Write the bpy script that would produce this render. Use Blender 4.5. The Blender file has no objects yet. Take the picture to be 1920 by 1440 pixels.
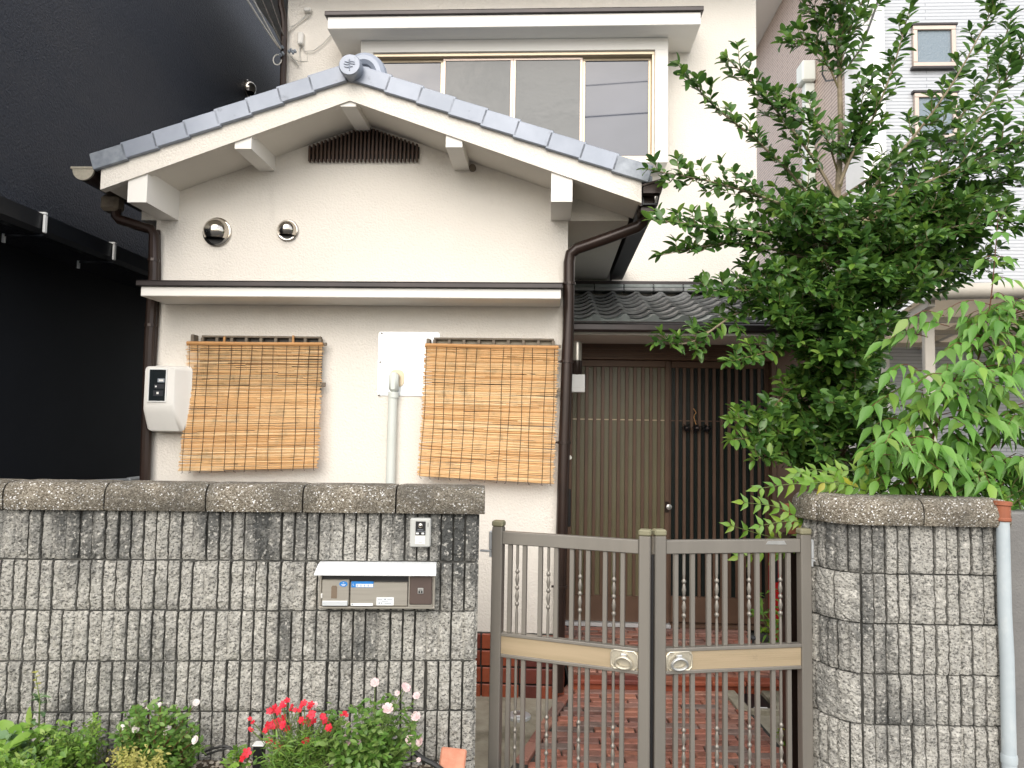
import bpy, bmesh, math, random
from mathutils import Vector, Matrix, noise as mnoise
rnd = random.Random(7)
PI = math.pi
SC = bpy.context.scene
COL = SC.collection
# ------------------------------------------------------------------ camera, sky, sun, exposure
FPX = 1387.0                      # focal length in pixels of the 1920 px wide photograph
CAMH = 1.5
PITCH, ROLL = math.radians(3.6), math.radians(0.94)
CAM_R = Matrix.Rotation(PI/2 + PITCH, 3, 'X') @ Matrix.Rotation(ROLL, 3, 'Z')
CAM_P = Vector((0, 0, CAMH))
cd = bpy.data.cameras.new('camera'); cam = bpy.data.objects.new('camera', cd); COL.objects.link(cam)
cam.matrix_world = Matrix.Translation(CAM_P) @ CAM_R.to_4x4()
cd.sensor_width = 36; cd.lens = 36*FPX/1920; cd.clip_start = 0.05; cd.clip_end = 600
SC.camera = cam
SUN_EL, SUN_AZ = math.radians(38), math.radians(-12)   # azimuth measured from -Y (behind the camera), negative = left
sun_dir = Vector((math.sin(SUN_AZ)*math.cos(SUN_EL), -math.cos(SUN_AZ)*math.cos(SUN_EL), math.sin(SUN_EL)))
sd = bpy.data.lights.new('sun', 'SUN'); sun = bpy.data.objects.new('sun', sd); COL.objects.link(sun)
sd.energy = 1.3; sd.angle = math.radians(60); sd.color = (1.0, 0.955, 0.88)
sun.rotation_euler = sun_dir.to_track_quat('Z', 'Y').to_euler(); sun.location = (-4, -6, 9)
W = bpy.data.worlds.new('World'); SC.world = W; W.use_nodes = True
nt = W.node_tree; N = nt.nodes; L = nt.links
for n in list(N): N.remove(n)
wo = N.new('ShaderNodeOutputWorld'); bg = N.new('ShaderNodeBackground'); sky = N.new('ShaderNodeTexSky')
sky.sky_type = 'NISHITA'; sky.sun_disc = False; sky.sun_elevation = SUN_EL
sky.sun_rotation = math.atan2(sun_dir.x, sun_dir.y)
sky.air_density = 1.0; sky.dust_density = 2.0; sky.ozone_density = 1.0
hs = N.new('ShaderNodeHueSaturation'); hs.inputs['Saturation'].default_value = 0.85
tc = N.new('ShaderNodeTexCoord'); mp = N.new('ShaderNodeMapping'); mp.inputs['Scale'].default_value = (1, 1, 2.2)
cn = N.new('ShaderNodeTexNoise'); cn.inputs['Scale'].default_value = 5.5; cn.inputs['Detail'].default_value = 8; cn.inputs['Roughness'].default_value = .55
cr = N.new('ShaderNodeMapRange'); cr.inputs['From Min'].default_value = .40; cr.inputs['From Max'].default_value = .64
mx = N.new('ShaderNodeMix'); mx.data_type = 'RGBA'
L.new(tc.outputs['Generated'], mp.inputs['Vector']); L.new(mp.outputs[0], cn.inputs['Vector'])
L.new(cn.outputs['Fac'], cr.inputs['Value']); L.new(cr.outputs[0], mx.inputs['Factor'])
L.new(sky.outputs[0], hs.inputs['Color']); L.new(hs.outputs[0], mx.inputs['A'])
mx.inputs['B'].default_value = (9.5, 9.2, 8.8, 1)      # bright thin cloud
L.new(mx.outputs['Result'], bg.inputs['Color']); bg.inputs['Strength'].default_value = 0.12
L.new(bg.outputs[0], wo.inputs['Surface'])
SC.view_settings.view_transform = 'Standard'; SC.view_settings.look = 'None'
SC.view_settings.gamma = 1; SC.view_settings.use_curve_mapping = False
SC.view_settings.exposure = 1.02
try:
    SC.cycles.max_bounces = 8; SC.cycles.transparent_max_bounces = 8
    SC.cycles.use_denoising = True
except Exception: pass
# ------------------------------------------------------------------ frames
class Frame:
    """a local plan (u right, v away, w up) turned by ang about z; px() meets a photo ray with one of its planes"""
    def __init__(s, o, ang):
        s.M = Matrix.Translation(Vector(o)) @ Matrix.Rotation(math.radians(ang), 4, 'Z'); s.I = s.M.inverted(); s.a = math.radians(ang)
    def ray(s, X, Y):
        d = CAM_R @ Vector(((X-960)/FPX, -(Y-720)/FPX, -1))
        return s.I @ CAM_P, s.I.to_3x3() @ d
    def px(s, X, Y, v=0.0, axis=1):
        o, d = s.ray(X, Y); t = (v - o[axis])/d[axis]; return o + d*t
    def uw(s, X, Y, v=0.0):
        p = s.px(X, Y, v); return p.x, p.z
    def W(s, u, v, w): return s.M @ Vector((u, v, w))
WLD = Frame((0, 0, 0), 0)
H = Frame((0, 4.3, 0), -3.0)
LW = Frame((0, 3.108, 0), 3.26)
def P3(X, Y, d): return WLD.px(X, Y, d)
# ------------------------------------------------------------------ mesh builder
class MB:
    def __init__(s): s.v = []; s.f = []
    def add(s, vs, fs):
        n = len(s.v); s.v += [Vector(a) for a in vs]; s.f += [tuple(i+n for i in f) for f in fs]; return s
    def box(s, x0, x1, y0, y1, z0, z1, b=0.0, rot=None):
        """axis box with chamfered edges b; rot = 4x4 applied afterwards"""
        if b <= 0:
            vs = [(x, y, z) for z in (z0, z1) for y in (y0, y1) for x in (x0, x1)]
            fs = [(0,2,3,1),(4,5,7,6),(0,1,5,4),(2,6,7,3),(0,4,6,2),(1,3,7,5)]
        else:
            b = min(b, (x1-x0)*.45, (y1-y0)*.45, (z1-z0)*.45)
            vs = []; idx = {}
            for ix, x in enumerate((x0, x1)):
                for iy, y in enumerate((y0, y1)):
                    for iz, z in enumerate((z0, z1)):
                        sx, sy, sz = (1 if ix == 0 else -1), (1 if iy == 0 else -1), (1 if iz == 0 else -1)
                        for k, p in enumerate(((x, y+sy*b, z+sz*b), (x+sx*b, y, z+sz*b), (x+sx*b, y+sy*b, z))):
                            idx[ix, iy, iz, k] = len(vs); vs.append(p)
            g = lambda *a: idx[a]
            fs = []
            for i in (0, 1):
                a = [g(i,0,0,0), g(i,1,0,0), g(i,1,1,0), g(i,0,1,0)]; fs.append(a if i else a[::-1])
                a = [g(0,i,0,1), g(0,i,1,1), g(1,i,1,1), g(1,i,0,1)]; fs.append(a if i else a[::-1])
                a = [g(0,0,i,2), g(1,0,i,2), g(1,1,i,2), g(0,1,i,2)]; fs.append(a if i else a[::-1])
            for i in (0, 1):
                for j in (0, 1):
                    a = [g(0,i,j,1), g(1,i,j,1), g(1,i,j,2), g(0,i,j,2)]; fs.append(a if (i+j)%2 == 1 else a[::-1])
                    a = [g(i,0,j,0), g(i,1,j,0), g(i,1,j,2), g(i,0,j,2)]; fs.append(a if (i+j)%2 == 0 else a[::-1])
                    a = [g(i,j,0,0), g(i,j,1,0), g(i,j,1,1), g(i,j,0,1)]; fs.append(a if (i+j)%2 == 1 else a[::-1])
                    for k in (0, 1):
                        a = [g(i,j,k,0), g(i,j,k,1), g(i,j,k,2)]; fs.append(a if (i+j+k)%2 == 1 else a[::-1])
        if rot is not None: vs = [rot @ Vector(p) for p in vs]
        return s.add(vs, fs)
    def prism(s, pts, y0, y1):
        """polygon in (x,z), extruded along y"""
        n = len(pts); vs = [(p[0], y0, p[1]) for p in pts] + [(p[0], y1, p[1]) for p in pts]
        fs = [tuple(range(n)), tuple(range(2*n-1, n-1, -1))] + [(i, i+n, (i+1)%n+n, (i+1)%n) for i in range(n)]
        return s.add(vs, fs)
    def prismz(s, pts, z0, z1):
        n = len(pts); vs = [(p[0], p[1], z0) for p in pts] + [(p[0], p[1], z1) for p in pts]
        fs = [tuple(range(n-1, -1, -1)), tuple(range(n, 2*n))] + [(i, (i+1)%n, (i+1)%n+n, i+n) for i in range(n)]
        return s.add(vs, fs)
    def hexa(s, p):            # eight corners: bottom ring then top ring
        return s.add(p, [(3,2,1,0),(4,5,6,7),(0,1,5,4),(1,2,6,5),(2,3,7,6),(3,0,4,7)])
    def tube(s, path, r, n=8, cap=True, closed=False):
        path = [Vector(p) for p in path]; m = len(path)
        rr = r if isinstance(r, (list, tuple)) else [r]*m
        rings = []; up = None
        for i, p in enumerate(path):
            if closed: t = path[(i+1) % m] - path[i-1]
            else: t = (path[min(i+1, m-1)] - path[max(i-1, 0)])
            t.normalize()
            if up is None:
                up = Vector((0, 0, 1)) if abs(t.z) < .9 else Vector((0, 1, 0))
            a = t.cross(up)
            if a.length < 1e-5: a = t.cross(Vector((1, 0, 0)))
            a.normalize(); b = a.cross(t).normalized(); up = b
            rings.append([p + (a*math.cos(2*PI*k/n) + b*math.sin(2*PI*k/n))*rr[i] for k in range(n)])
        vs = [q for g in rings for q in g]; fs = []
        for i in range(m if closed else m-1):
            j = (i+1) % m
            for k in range(n): fs.append((i*n+k, i*n+(k+1)%n, j*n+(k+1)%n, j*n+k))
        if cap and not closed: fs += [tuple(range(n-1, -1, -1)), tuple(range((m-1)*n, m*n))]
        return s.add(vs, fs)
    def lathe(s, prof, axis_o, axis_d, n=16):
        """profile [(t along axis, radius)]"""
        o = Vector(axis_o); d = Vector(axis_d).normalized()
        return s.tube([o + d*t for t, r in prof], [max(r, 1e-4) for t, r in prof], n)
    def build(s, name, mat, parent=None, origin=None, smooth=False, mesh_only=False):
        me = bpy.data.meshes.new(name)
        o = Vector(origin) if origin is not None else Vector((0, 0, 0))
        me.from_pydata([v - o for v in s.v], [], s.f)
        me.materials.append(mat)
        if smooth: me.polygons.foreach_set('use_smooth', [True]*len(me.polygons))
        me.update()
        if smooth == 'auto': pass
        if mesh_only: return me
        ob = bpy.data.objects.new(name, me); COL.objects.link(ob)
        if parent is not None: ob.parent = parent
        return ob
def soft(ob, ang=35):
    """smooth by angle, through mesh data"""
    me = ob.data
    me.polygons.foreach_set('use_smooth', [True]*len(me.polygons))
    try: me.set_sharp_from_angle(angle=math.radians(ang))
    except Exception: pass
    return ob
def fixn(ob):
    bm = bmesh.new(); bm.from_mesh(ob.data); bmesh.ops.recalc_face_normals(bm, faces=bm.faces); bm.to_mesh(ob.data); bm.free(); return ob
def inst(name, me, mat4, parent):
    ob = bpy.data.objects.new(name, me); COL.objects.link(ob)
    if parent is not None: ob.parent = parent
    ob.matrix_local = mat4; return ob
def tag(o, label=None, cat=None, group=None, kind=None):
    if label: o['label'] = label
    if cat: o['category'] = cat
    if group: o['group'] = group
    if kind: o['kind'] = kind
    return o
def thing(name, label, cat, frame=WLD, base=(0, 0, 0), group=None):
    o = bpy.data.objects.new(name, None); COL.objects.link(o)
    o.empty_display_size = .1
    o.matrix_world = frame.M @ Matrix.Translation(Vector(base))
    return tag(o, label, cat, group)
# ------------------------------------------------------------------ materials
def newmat(name):
    m = bpy.data.materials.new(name); m.use_nodes = True
    return m, m.node_tree.nodes, m.node_tree.links, m.node_tree.nodes['Principled BSDF']
def nnoise(N, L, vec, scale, detail=4, rough=.55, stretch=None):
    n = N.new('ShaderNodeTexNoise'); n.inputs['Scale'].default_value = scale
    n.inputs['Detail'].default_value = detail; n.inputs['Roughness'].default_value = rough
    if stretch:
        mp = N.new('ShaderNodeMapping'); mp.inputs['Scale'].default_value = stretch; L.new(vec, mp.inputs['Vector']); vec = mp.outputs[0]
    L.new(vec, n.inputs['Vector']); return n.outputs['Fac']
def mrange(N, L, val, a, b, c=0., d=1.):
    r = N.new('ShaderNodeMapRange'); L.new(val, r.inputs['Value'])
    for k, x in zip(('From Min', 'From Max', 'To Min', 'To Max'), (a, b, c, d)): r.inputs[k].default_value = x
    return r.outputs[0]
def cmix(N, L, fac, A, B, mode='MIX'):
    m = N.new('ShaderNodeMix'); m.data_type = 'RGBA'; m.blend_type = mode
    for k, x in (('Factor', fac), ('A', A), ('B', B)):
        s = [i for i in m.inputs if i.name == k and i.type == ('VALUE' if k == 'Factor' else 'RGBA')][0]
        if hasattr(x, 'is_linked'): L.new(x, s)
        elif k == 'Factor': s.default_value = x
        else: s.default_value = (*x, 1)
    return [o for o in m.outputs if o.type == 'RGBA'][0]
def math_(N, L, op, a, b):
    m = N.new('ShaderNodeMath'); m.operation = op
    for i, x in enumerate((a, b)):
        if hasattr(x, 'is_linked'): L.new(x, m.inputs[i])
        else: m.inputs[i].default_value = x
    return m.outputs[0]
def addbump(N, L, b, h, strength, dist):
    bp = N.new('ShaderNodeBump'); bp.inputs['Strength'].default_value = strength; bp.inputs['Distance'].default_value = dist
    L.new(h, bp.inputs['Height']); L.new(bp.outputs[0], b.inputs['Normal'])
def pos(N): return N.new('ShaderNodeNewGeometry').outputs['Position']
def plain(name, c1, c2=None, scale=3., rough=.5, metal=0., bump=None, spec=.5, objvar=0., stretch=None, dirt=None):
    m, N, L, b = newmat(name); p = pos(N)
    b.inputs['Roughness'].default_value = rough; b.inputs['Metallic'].default_value = metal
    b.inputs['Specular IOR Level'].default_value = spec
    c2 = c2 or tuple(x*.86 for x in c1)
    f = mrange(N, L, nnoise(N, L, p, scale, 5, .6, stretch), .35, .65)
    c = cmix(N, L, f, c1, c2)
    if dirt:                       # (colour, scale, lo, hi, stretch)
        g = mrange(N, L, nnoise(N, L, p, dirt[1], 6, .65, dirt[4]), dirt[2], dirt[3])
        c = cmix(N, L, g, c, dirt[0])
    if objvar:
        oi = N.new('ShaderNodeObjectInfo'); v = mrange(N, L, oi.outputs['Random'], 0, 1, 1-objvar, 1+objvar)
        hsv = N.new('ShaderNodeHueSaturation'); L.new(v, hsv.inputs['Value']); L.new(c, hsv.inputs['Color']); c = hsv.outputs[0]
    L.new(c, b.inputs['Base Color'])
    if bump: addbump(N, L, b, nnoise(N, L, p, bump[0], 3, .6), bump[1], bump[2])
    return m
def randmix(name, cols, rough=.5, bump=None, island=False, trans=0., spec=.5, fine=None, vein=False, sheen=0):
    """one of several colours per object (and per loose piece of a joined mesh)"""
    m, N, L, b = newmat(name); p = pos(N)
    oi = N.new('ShaderNodeObjectInfo'); r = oi.outputs['Random']
    if island:
        ge = N.new('ShaderNodeNewGeometry'); r = math_(N, L, 'FRACT', math_(N, L, 'ADD', r, math_(N, L, 'MULTIPLY', ge.outputs['Random Per Island'], 1.0)), 0)
    ramp = N.new('ShaderNodeValToRGB'); ramp.color_ramp.interpolation = 'LINEAR'
    el = ramp.color_ramp.elements
    while len(el) < len(cols): el.new(.5)
    for i, c in enumerate(cols):
        el[i].position = i/max(1, len(cols)-1); el[i].color = (*c, 1)
    L.new(r, ramp.inputs[0]); c = ramp.outputs[0]
    if fine:                       # (scale, dark factor, lo, hi)
        g = mrange(N, L, nnoise(N, L, p, fine[0], 5, .65), fine[2], fine[3])
        dk = N.new('ShaderNodeHueSaturation'); dk.inputs['Value'].default_value = fine[1]; L.new(c, dk.inputs['Color'])
        c = cmix(N, L, g, c, dk.outputs[0])
    L.new(c, b.inputs['Base Color']); b.inputs['Roughness'].default_value = rough
    b.inputs['Specular IOR Level'].default_value = spec
    if bump: addbump(N, L, b, nnoise(N, L, p, bump[0], 3, .6), bump[1], bump[2])
    if trans:
        t = N.new('ShaderNodeBsdfTranslucent'); L.new(c, t.inputs['Color'])
        ms = N.new('ShaderNodeMixShader'); ms.inputs[0].default_value = trans
        L.new(b.outputs[0], ms.inputs[1]); L.new(t.outputs[0], ms.inputs[2])
        L.new(ms.outputs[0], N['Material Output'].inputs['Surface'])
    return m
def stone_mat(name):
    """split-face concrete block: warm light grey, fine black pits, broad soot stains that run downwards"""
    m, N, L, b = newmat(name); p = pos(N)
    base = cmix(N, L, mrange(N, L, nnoise(N, L, p, 30, 5, .7), .3, .7), (.60, .58, .52), (.42, .405, .37))
    oi = N.new('ShaderNodeObjectInfo')
    st = nnoise(N, L, p, 2.3, 7, .62, (1.6, 1.6, .8))
    st2 = nnoise(N, L, p, 7, 4, .6, (2.2, 2.2, .35))
    top = N.new('ShaderNodeSeparateXYZ'); L.new(p, top.inputs[0])
    hz = mrange(N, L, top.outputs['Z'], .75, 1.2, 0, .13)
    s = math_(N, L, 'ADD', math_(N, L, 'ADD', math_(N, L, 'MULTIPLY', st, .7), math_(N, L, 'MULTIPLY', st2, .35)), hz)
    s = math_(N, L, 'ADD', s, mrange(N, L, oi.outputs['Random'], 0, 1, -.045, .045))
    g = mrange(N, L, s, .52, .71)
    base = cmix(N, L, math_(N, L, 'MULTIPLY', g, .92), base, (.062, .066, .066))
    pit = mrange(N, L, nnoise(N, L, p, 85, 4, .70, (1, 1, 1.6)), .40, .495, 1, 0)
    base = cmix(N, L, math_(N, L, 'MULTIPLY', pit, .82), base, (.06, .06, .056))
    pale = mrange(N, L, nnoise(N, L, p, 70, 3, .6), .57, .66)  # white highlights of the rough face, painted into the colour
    base = cmix(N, L, math_(N, L, 'MULTIPLY', pale, .65), base, (.76, .73, .66))
    L.new(base, b.inputs['Base Color']); b.inputs['Roughness'].default_value = .95; b.inputs['Specular IOR Level'].default_value = .2
    addbump(N, L, b, nnoise(N, L, p, 95, 5, .72), 1.0, .014)
    return m
def aggregate_mat(name):
    m, N, L, b = newmat(name); p = pos(N)
    v = N.new('ShaderNodeTexVoronoi'); v.inputs['Scale'].default_value = 210; L.new(p, v.inputs['Vector'])
    sp = N.new('ShaderNodeSeparateColor'); L.new(v.outputs['Color'], sp.inputs[0])
    ramp = N.new('ShaderNodeValToRGB'); el = ramp.color_ramp.elements
    for q, c in ((.0, (.09, .075, .055)), (.35, (.17, .145, .11)), (.7, (.28, .25, .20)), (.92, (.36, .33, .27)), (1., (.52, .49, .43))):
        e = el.new(q); e.color = (*c, 1)
    el.remove(el[0]); el.remove(el[-1])
    L.new(sp.outputs[0], ramp.inputs[0])
    g = mrange(N, L, nnoise(N, L, p, 4, 6, .65), .42, .62)
    c = cmix(N, L, math_(N, L, 'MULTIPLY', g, .7), ramp.outputs[0], (.07, .065, .055))
    L.new(c, b.inputs['Base Color']); b.inputs['Roughness'].default_value = .9; b.inputs['Specular IOR Level'].default_value = .25
    addbump(N, L, b, v.outputs['Distance'], .8, -.004)
    return m
def siding_mat(name, c, mortar, wid, hei, axis='X', msize=.004, bumpd=.004):
    m, N, L, b = newmat(name)
    tcn = N.new('ShaderNodeTexCoord'); sx = N.new('ShaderNodeSeparateXYZ'); cx = N.new('ShaderNodeCombineXYZ')
    L.new(tcn.outputs['Object'], sx.inputs[0]); L.new(sx.outputs[axis], cx.inputs[0]); L.new(sx.outputs['Z'], cx.inputs[1])
    br = N.new('ShaderNodeTexBrick'); L.new(cx.outputs[0], br.inputs['Vector'])
    br.inputs['Color1'].default_value = (*c, 1); br.inputs['Color2'].default_value = (*[x*.93 for x in c], 1)
    br.inputs['Mortar'].default_value = (*mortar, 1); br.inputs['Scale'].default_value = 1
    br.inputs['Mortar Size'].default_value = msize; br.inputs['Brick Width'].default_value = wid; br.inputs['Row Height'].default_value = hei
    br.inputs['Mortar Smooth'].default_value = .3
    L.new(br.outputs['Color'], b.inputs['Base Color']); b.inputs['Roughness'].default_value = .45
    addbump(N, L, b, br.outputs['Fac'], .8, -bumpd)
    return m
def glass_mat(name, c, rough=.04, bump=None, spec=.6, coat=0., wave=False):
    m, N, L, b = newmat(name); p = pos(N)
    b.inputs['Base Color'].default_value = (*c, 1); b.inputs['Roughness'].default_value = rough
    b.inputs['Specular IOR Level'].default_value = spec
    b.inputs['Coat Weight'].default_value = coat; b.inputs['Coat Roughness'].default_value = .02
    if bump: addbump(N, L, b, nnoise(N, L, p, bump[0], 3, .6), bump[1], bump[2])
    return m
m_stucco = plain('cream stucco', (.79, .745, .675), (.755, .71, .64), 1.5, .85, bump=(85, .7, .007), spec=.25,
                 dirt=((.60, .56, .49), 1.7, .62, .85, (1.5, 1.5, .5)))
m_trim = plain('smooth cream paint', (.84, .815, .765), (.81, .785, .735), 2.0, .6, spec=.35, bump=(200, .1, .001))
m_soffit = plain('soffit board', (.78, .74, .67), (.74, .70, .63), 2.0, .8, spec=.2)
m_brown = plain('brown metal', (.038, .022, .017), (.028, .018, .014), 5, .30, .25, spec=.5)
m_brownmat = plain('brown door frame', (.14, .082, .053), (.115, .068, .045), 6, .42, .2)
m_darktrim = plain('dark capping', (.045, .035, .035), (.03, .026, .026), 4, .35, .3)
m_char = plain('charcoal render', (.010, .014, .025), (.025, .029, .041), 62, .58, bump=(70, 1.0, .010), spec=.45, dirt=((.036, .036, .042), .8, .5, .8, (1, .4, 1.5)))
m_charlow = plain('navy panel', (.010, .012, .018), (.007, .009, .014), 2, .6)
m_chargut = plain('dark gutter metal', (.012, .014, .018), None, 4, .35, .2)
m_stone = stone_mat('split concrete')
m_mortar = plain('dark mortar', (.085, .083, .075), (.045, .045, .042), 12, .95, bump=(60, .6, .004), spec=.1)
m_agg = aggregate_mat('washed aggregate')
m_gate = plain('bronze aluminium', (.255, .235, .205), (.225, .208, .182), 9, .40, .45, spec=.5, stretch=(1, 1, .15))
m_gatecap = plain('olive cap', (.24, .225, .14), None, 6, .5)
m_gold = plain('champagne panel', (.52, .41, .27), (.45, .355, .23), 5, .40, .45, stretch=(.4, .4, 6), dirt=((.26, .21, .15), 14, .62, .8, (1, 1, 1.2)))
m_pewter = plain('cast pewter', (.62, .57, .46), (.5, .46, .37), 60, .38, .6)
m_silver = plain('worn silver', (.72, .72, .70), (.6, .6, .58), 30, .3, .8)
m_chrome = plain('steel', (.60, .56, .50), (.55, .51, .46), 5, .13, 1.0)
m_ssteel = plain('brushed steel', (.52, .49, .43), (.47, .44, .385), 40, .34, .75, stretch=(.15, .15, 3))
m_white = plain('white plastic', (.80, .80, .78), (.77, .77, .75), 4, .4)
m_hood = plain('white enamel hood', (.86, .88, .89), (.83, .85, .86), 4, .35, .1)
m_meter = plain('meter plastic', (.76, .735, .69), (.72, .70, .65), 4, .5, bump=(180, .25, .002))
m_black = plain('black plastic', (.012, .012, .014), None, 4, .35)
m_dglass = glass_mat('dark glass', (.012, .016, .018), .06, None, .6)
m_alu = plain('aluminium plate', (.72, .75, .77), (.66, .69, .71), 2.5, .40, .55)
m_pvc = plain('pale pvc', (.66, .69, .65), (.62, .65, .60), 3, .4)
m_bluepvc = plain('weathered blue pvc', (.44, .49, .51), (.38, .43, .455), 6, .6, dirt=((.55, .58, .57), 10, .52, .75, (1, 1, .4)), bump=(60, .2, .002))
m_terra = plain('terracotta', (.33, .105, .05), (.25, .08, .04), 12, .7, dirt=((.5, .42, .34), 16, .6, .75, None))
m_verge = plain('silver roof tile', (.30, .33, .39), (.25, .28, .335), 5, .36, .15, dirt=((.10, .11, .125), 9, .60, .74, (1, 1, 1)), objvar=.1)
m_vergedark = plain('dark roof tile', (.16, .18, .21), (.30, .33, .37), 11, .38, .1)
m_tile = plain('smoked roof tile', (.23, .235, .235), (.15, .155, .155), 9, .34, .1, objvar=.3, dirt=((.33, .33, .31), 17, .58, .78, (1, 1, 1)))
m_eavetile = plain('eave tile', (.25, .275, .265), (.15, .17, .165), 7, .4, .1, objvar=.25, dirt=((.28, .31, .30), 9, .5, .7, (1, 1, .5)))
m_lattice = plain('dark wood lattice', (.075, .040, .026), (.05, .028, .02), 20, .6)
m_wood = plain('grey weathered bar', (.20, .165, .12), (.15, .12, .09), 30, .7)
m_bronzewin = plain('gold anodised sash', (.56, .47, .34), (.52, .43, .31), 4, .35, .55)
m_pinkwin = plain('rose anodised sash', (.55, .45, .38), (.5, .41, .35), 4, .35, .5)
m_winglass = glass_mat('window glass', (.04, .048, .075), .02, None, .85, .0)
m_screen = glass_mat('window glass behind mesh', (.115, .12, .12), .06, (5, .25, .012), .5, .0)
m_frost = glass_mat('frosted door glass', (.165, .148, .08), .22, (160, .5, .004), .5)  # left leaf: golden glow put into the glass colour
m_frostd = glass_mat('shade-dark door glass', (.012, .018, .017), .2, (160, .4, .003), .4)  # right leaf of the same door, its shade put into the colour
m_reed = randmix('split reed', [(.66, .38, .16), (.83, .54, .26), (.90, .65, .36), (.87, .59, .29), (.92, .73, .46), (.80, .51, .23)], .6, island=True, trans=.28, fine=(14, .72, .52, .75))
m_reedtop = plain('reed head batten', (.55, .29, .11), (.47, .24, .085), 16, .6, stretch=(.3, .3, 4))
m_cord = plain('dark cord', (.05, .022, .016), None, 10, .8)
m_brick = randmix('red brick', [(.20, .045, .025), (.30, .075, .035), (.36, .10, .05), (.25, .055, .03), (.165, .042, .032), (.33, .12, .07)], .6, bump=(45, .5, .003), fine=(9, .45, .5, .72))
m_brickglaze = randmix('glazed brick', [(.085, .020, .018), (.28, .062, .028), (.32, .078, .034), (.20, .042, .024), (.10, .024, .02)], .38, bump=(25, .25, .003), fine=(12, .7, .5, .75))
m_pave = randmix('worn paving brick', [(.31, .125, .085), (.44, .19, .125), (.22, .11, .088), (.40, .15, .10), (.20, .15, .13), (.33, .16, .125), (.52, .26, .185), (.27, .155, .13)], .6, bump=(40, .55, .003), fine=(11, .45, .48, .68))
m_concrete = plain('old concrete', (.42, .385, .30), (.30, .27, .205), 7, .9, bump=(70, .7, .005), dirt=((.12, .11, .07), 2.5, .5, .7, None))
m_greycon = plain('grey cement wall', (.20, .195, .185), (.16, .155, .15), 6, .9, bump=(110, .8, .004))
m_street = plain('asphalt', (.055, .055, .055), (.045, .045, .045), 30, .9, bump=(120, .6, .004))
m_orange = plain('salmon brick', (.56, .25, .16), (.48, .19, .115), 22, .75, bump=(90, .5, .003))
m_soil = plain('soil', (.10, .075, .05), (.06, .045, .03), 20, .95, bump=(50, .8, .01))
m_gravel = randmix('pale gravel', [(.30, .25, .19), (.42, .36, .29), (.52, .46, .38), (.24, .20, .16), (.36, .33, .29)], .8, island=True)
m_shadewall = siding_mat('shade-tinted tile siding', (.50, .385, .32), (.24, .175, .145), .5, .048, 'Y', .009, .008)  # the white siding again, its shade and pink bounce put into the colour
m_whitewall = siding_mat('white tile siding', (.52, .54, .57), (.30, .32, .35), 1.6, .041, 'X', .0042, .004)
m_cable = plain('pale cable', (.62, .60, .55), None, 10, .5)
m_blackcable = plain('black cable', (.02, .02, .02), None, 10, .5)
m_poly = randmix('beige carport sheet', [(.62, .57, .49), (.62, .57, .49)], .5, trans=.6)
m_cpbeam = plain('carport beam', (.52, .48, .41), None, 4, .5)
m_red = plain('red enamel', (.42, .010, .010), (.36, .008, .008), 4, .3)
m_blue = plain('blue sticker', (.02, .22, .62), None, 9, .4)
m_paper = plain('sticker paper', (.78, .80, .80), None, 9, .5)
m_ink = plain('grey ink', (.30, .33, .37), None, 9, .6)
m_label = plain('brown label', (.17, .125, .085), None, 9, .5)
m_lockp = plain('brown panel', (.085, .058, .048), (.075, .052, .044), 9, .45)
m_leaf = randmix('glossy leaf', [(.045, .115, .024), (.072, .165, .034), (.100, .205, .040), (.055, .138, .034), (.088, .185, .032), (.135, .245, .05)], .25, island=True, trans=.34, spec=.5)
m_leafnew = randmix('young leaf', [(.17, .30, .04), (.12, .25, .04), (.24, .36, .07)], .35, island=True, trans=.35)
m_shrub = randmix('soft light leaf', [(.11, .27, .04), (.15, .34, .055), (.19, .38, .07), (.09, .235, .035), (.25, .42, .06)], .42, island=True, trans=.35)
m_frond = randmix('frond leaf', [(.12, .27, .03), (.17, .33, .035), (.22, .34, .03), (.10, .24, .035)], .4, island=True, trans=.35)
m_yellowleaf = randmix('yellow leaf', [(.36, .36, .03), (.42, .38, .05)], .4, island=True, trans=.4)
m_rosel = randmix('rose leaf', [(.085, .19, .03), (.13, .26, .045), (.10, .21, .035), (.20, .32, .07), (.17, .25, .07)], .42, island=True, trans=.3)
m_weed = randmix('weed leaf', [(.14, .28, .03), (.20, .37, .05), (.26, .42, .07), (.17, .31, .045), (.32, .43, .10)], .5, island=True, trans=.35)
m_sage = randmix('grey green leaf', [(.14, .24, .11), (.18, .29, .13), (.11, .21, .09)], .6, island=True, trans=.25)
m_sedum = randmix('yellow sedum', [(.42, .40, .10), (.50, .46, .15), (.34, .36, .08)], .5, island=True, trans=.25)
m_bark = plain('pale bark', (.30, .245, .165), (.22, .175, .115), 25, .8, bump=(60, .6, .004))
m_twig = plain('green brown twig', (.17, .14, .06), (.12, .10, .04), 20, .7)
m_redstem = plain('red brown stem', (.16, .055, .03), (.12, .05, .03), 20, .6)
m_greenstem = plain('green stem', (.14, .20, .05), None, 20, .6)
m_rflower = randmix('red petal', [(.55, .008, .022), (.70, .012, .03), (.62, .02, .06)], .5, island=True, trans=.25)
m_pflower = randmix('pale pink petal', [(.80, .60, .60), (.84, .70, .68), (.78, .55, .57)], .5, island=True, trans=.3)
m_wflower = randmix('white petal', [(.82, .76, .74), (.85, .80, .76)], .5, island=True, trans=.3)
m_intercom = plain('grey intercom plastic', (.47, .475, .45), (.44, .445, .42), 4, .4)
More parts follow.
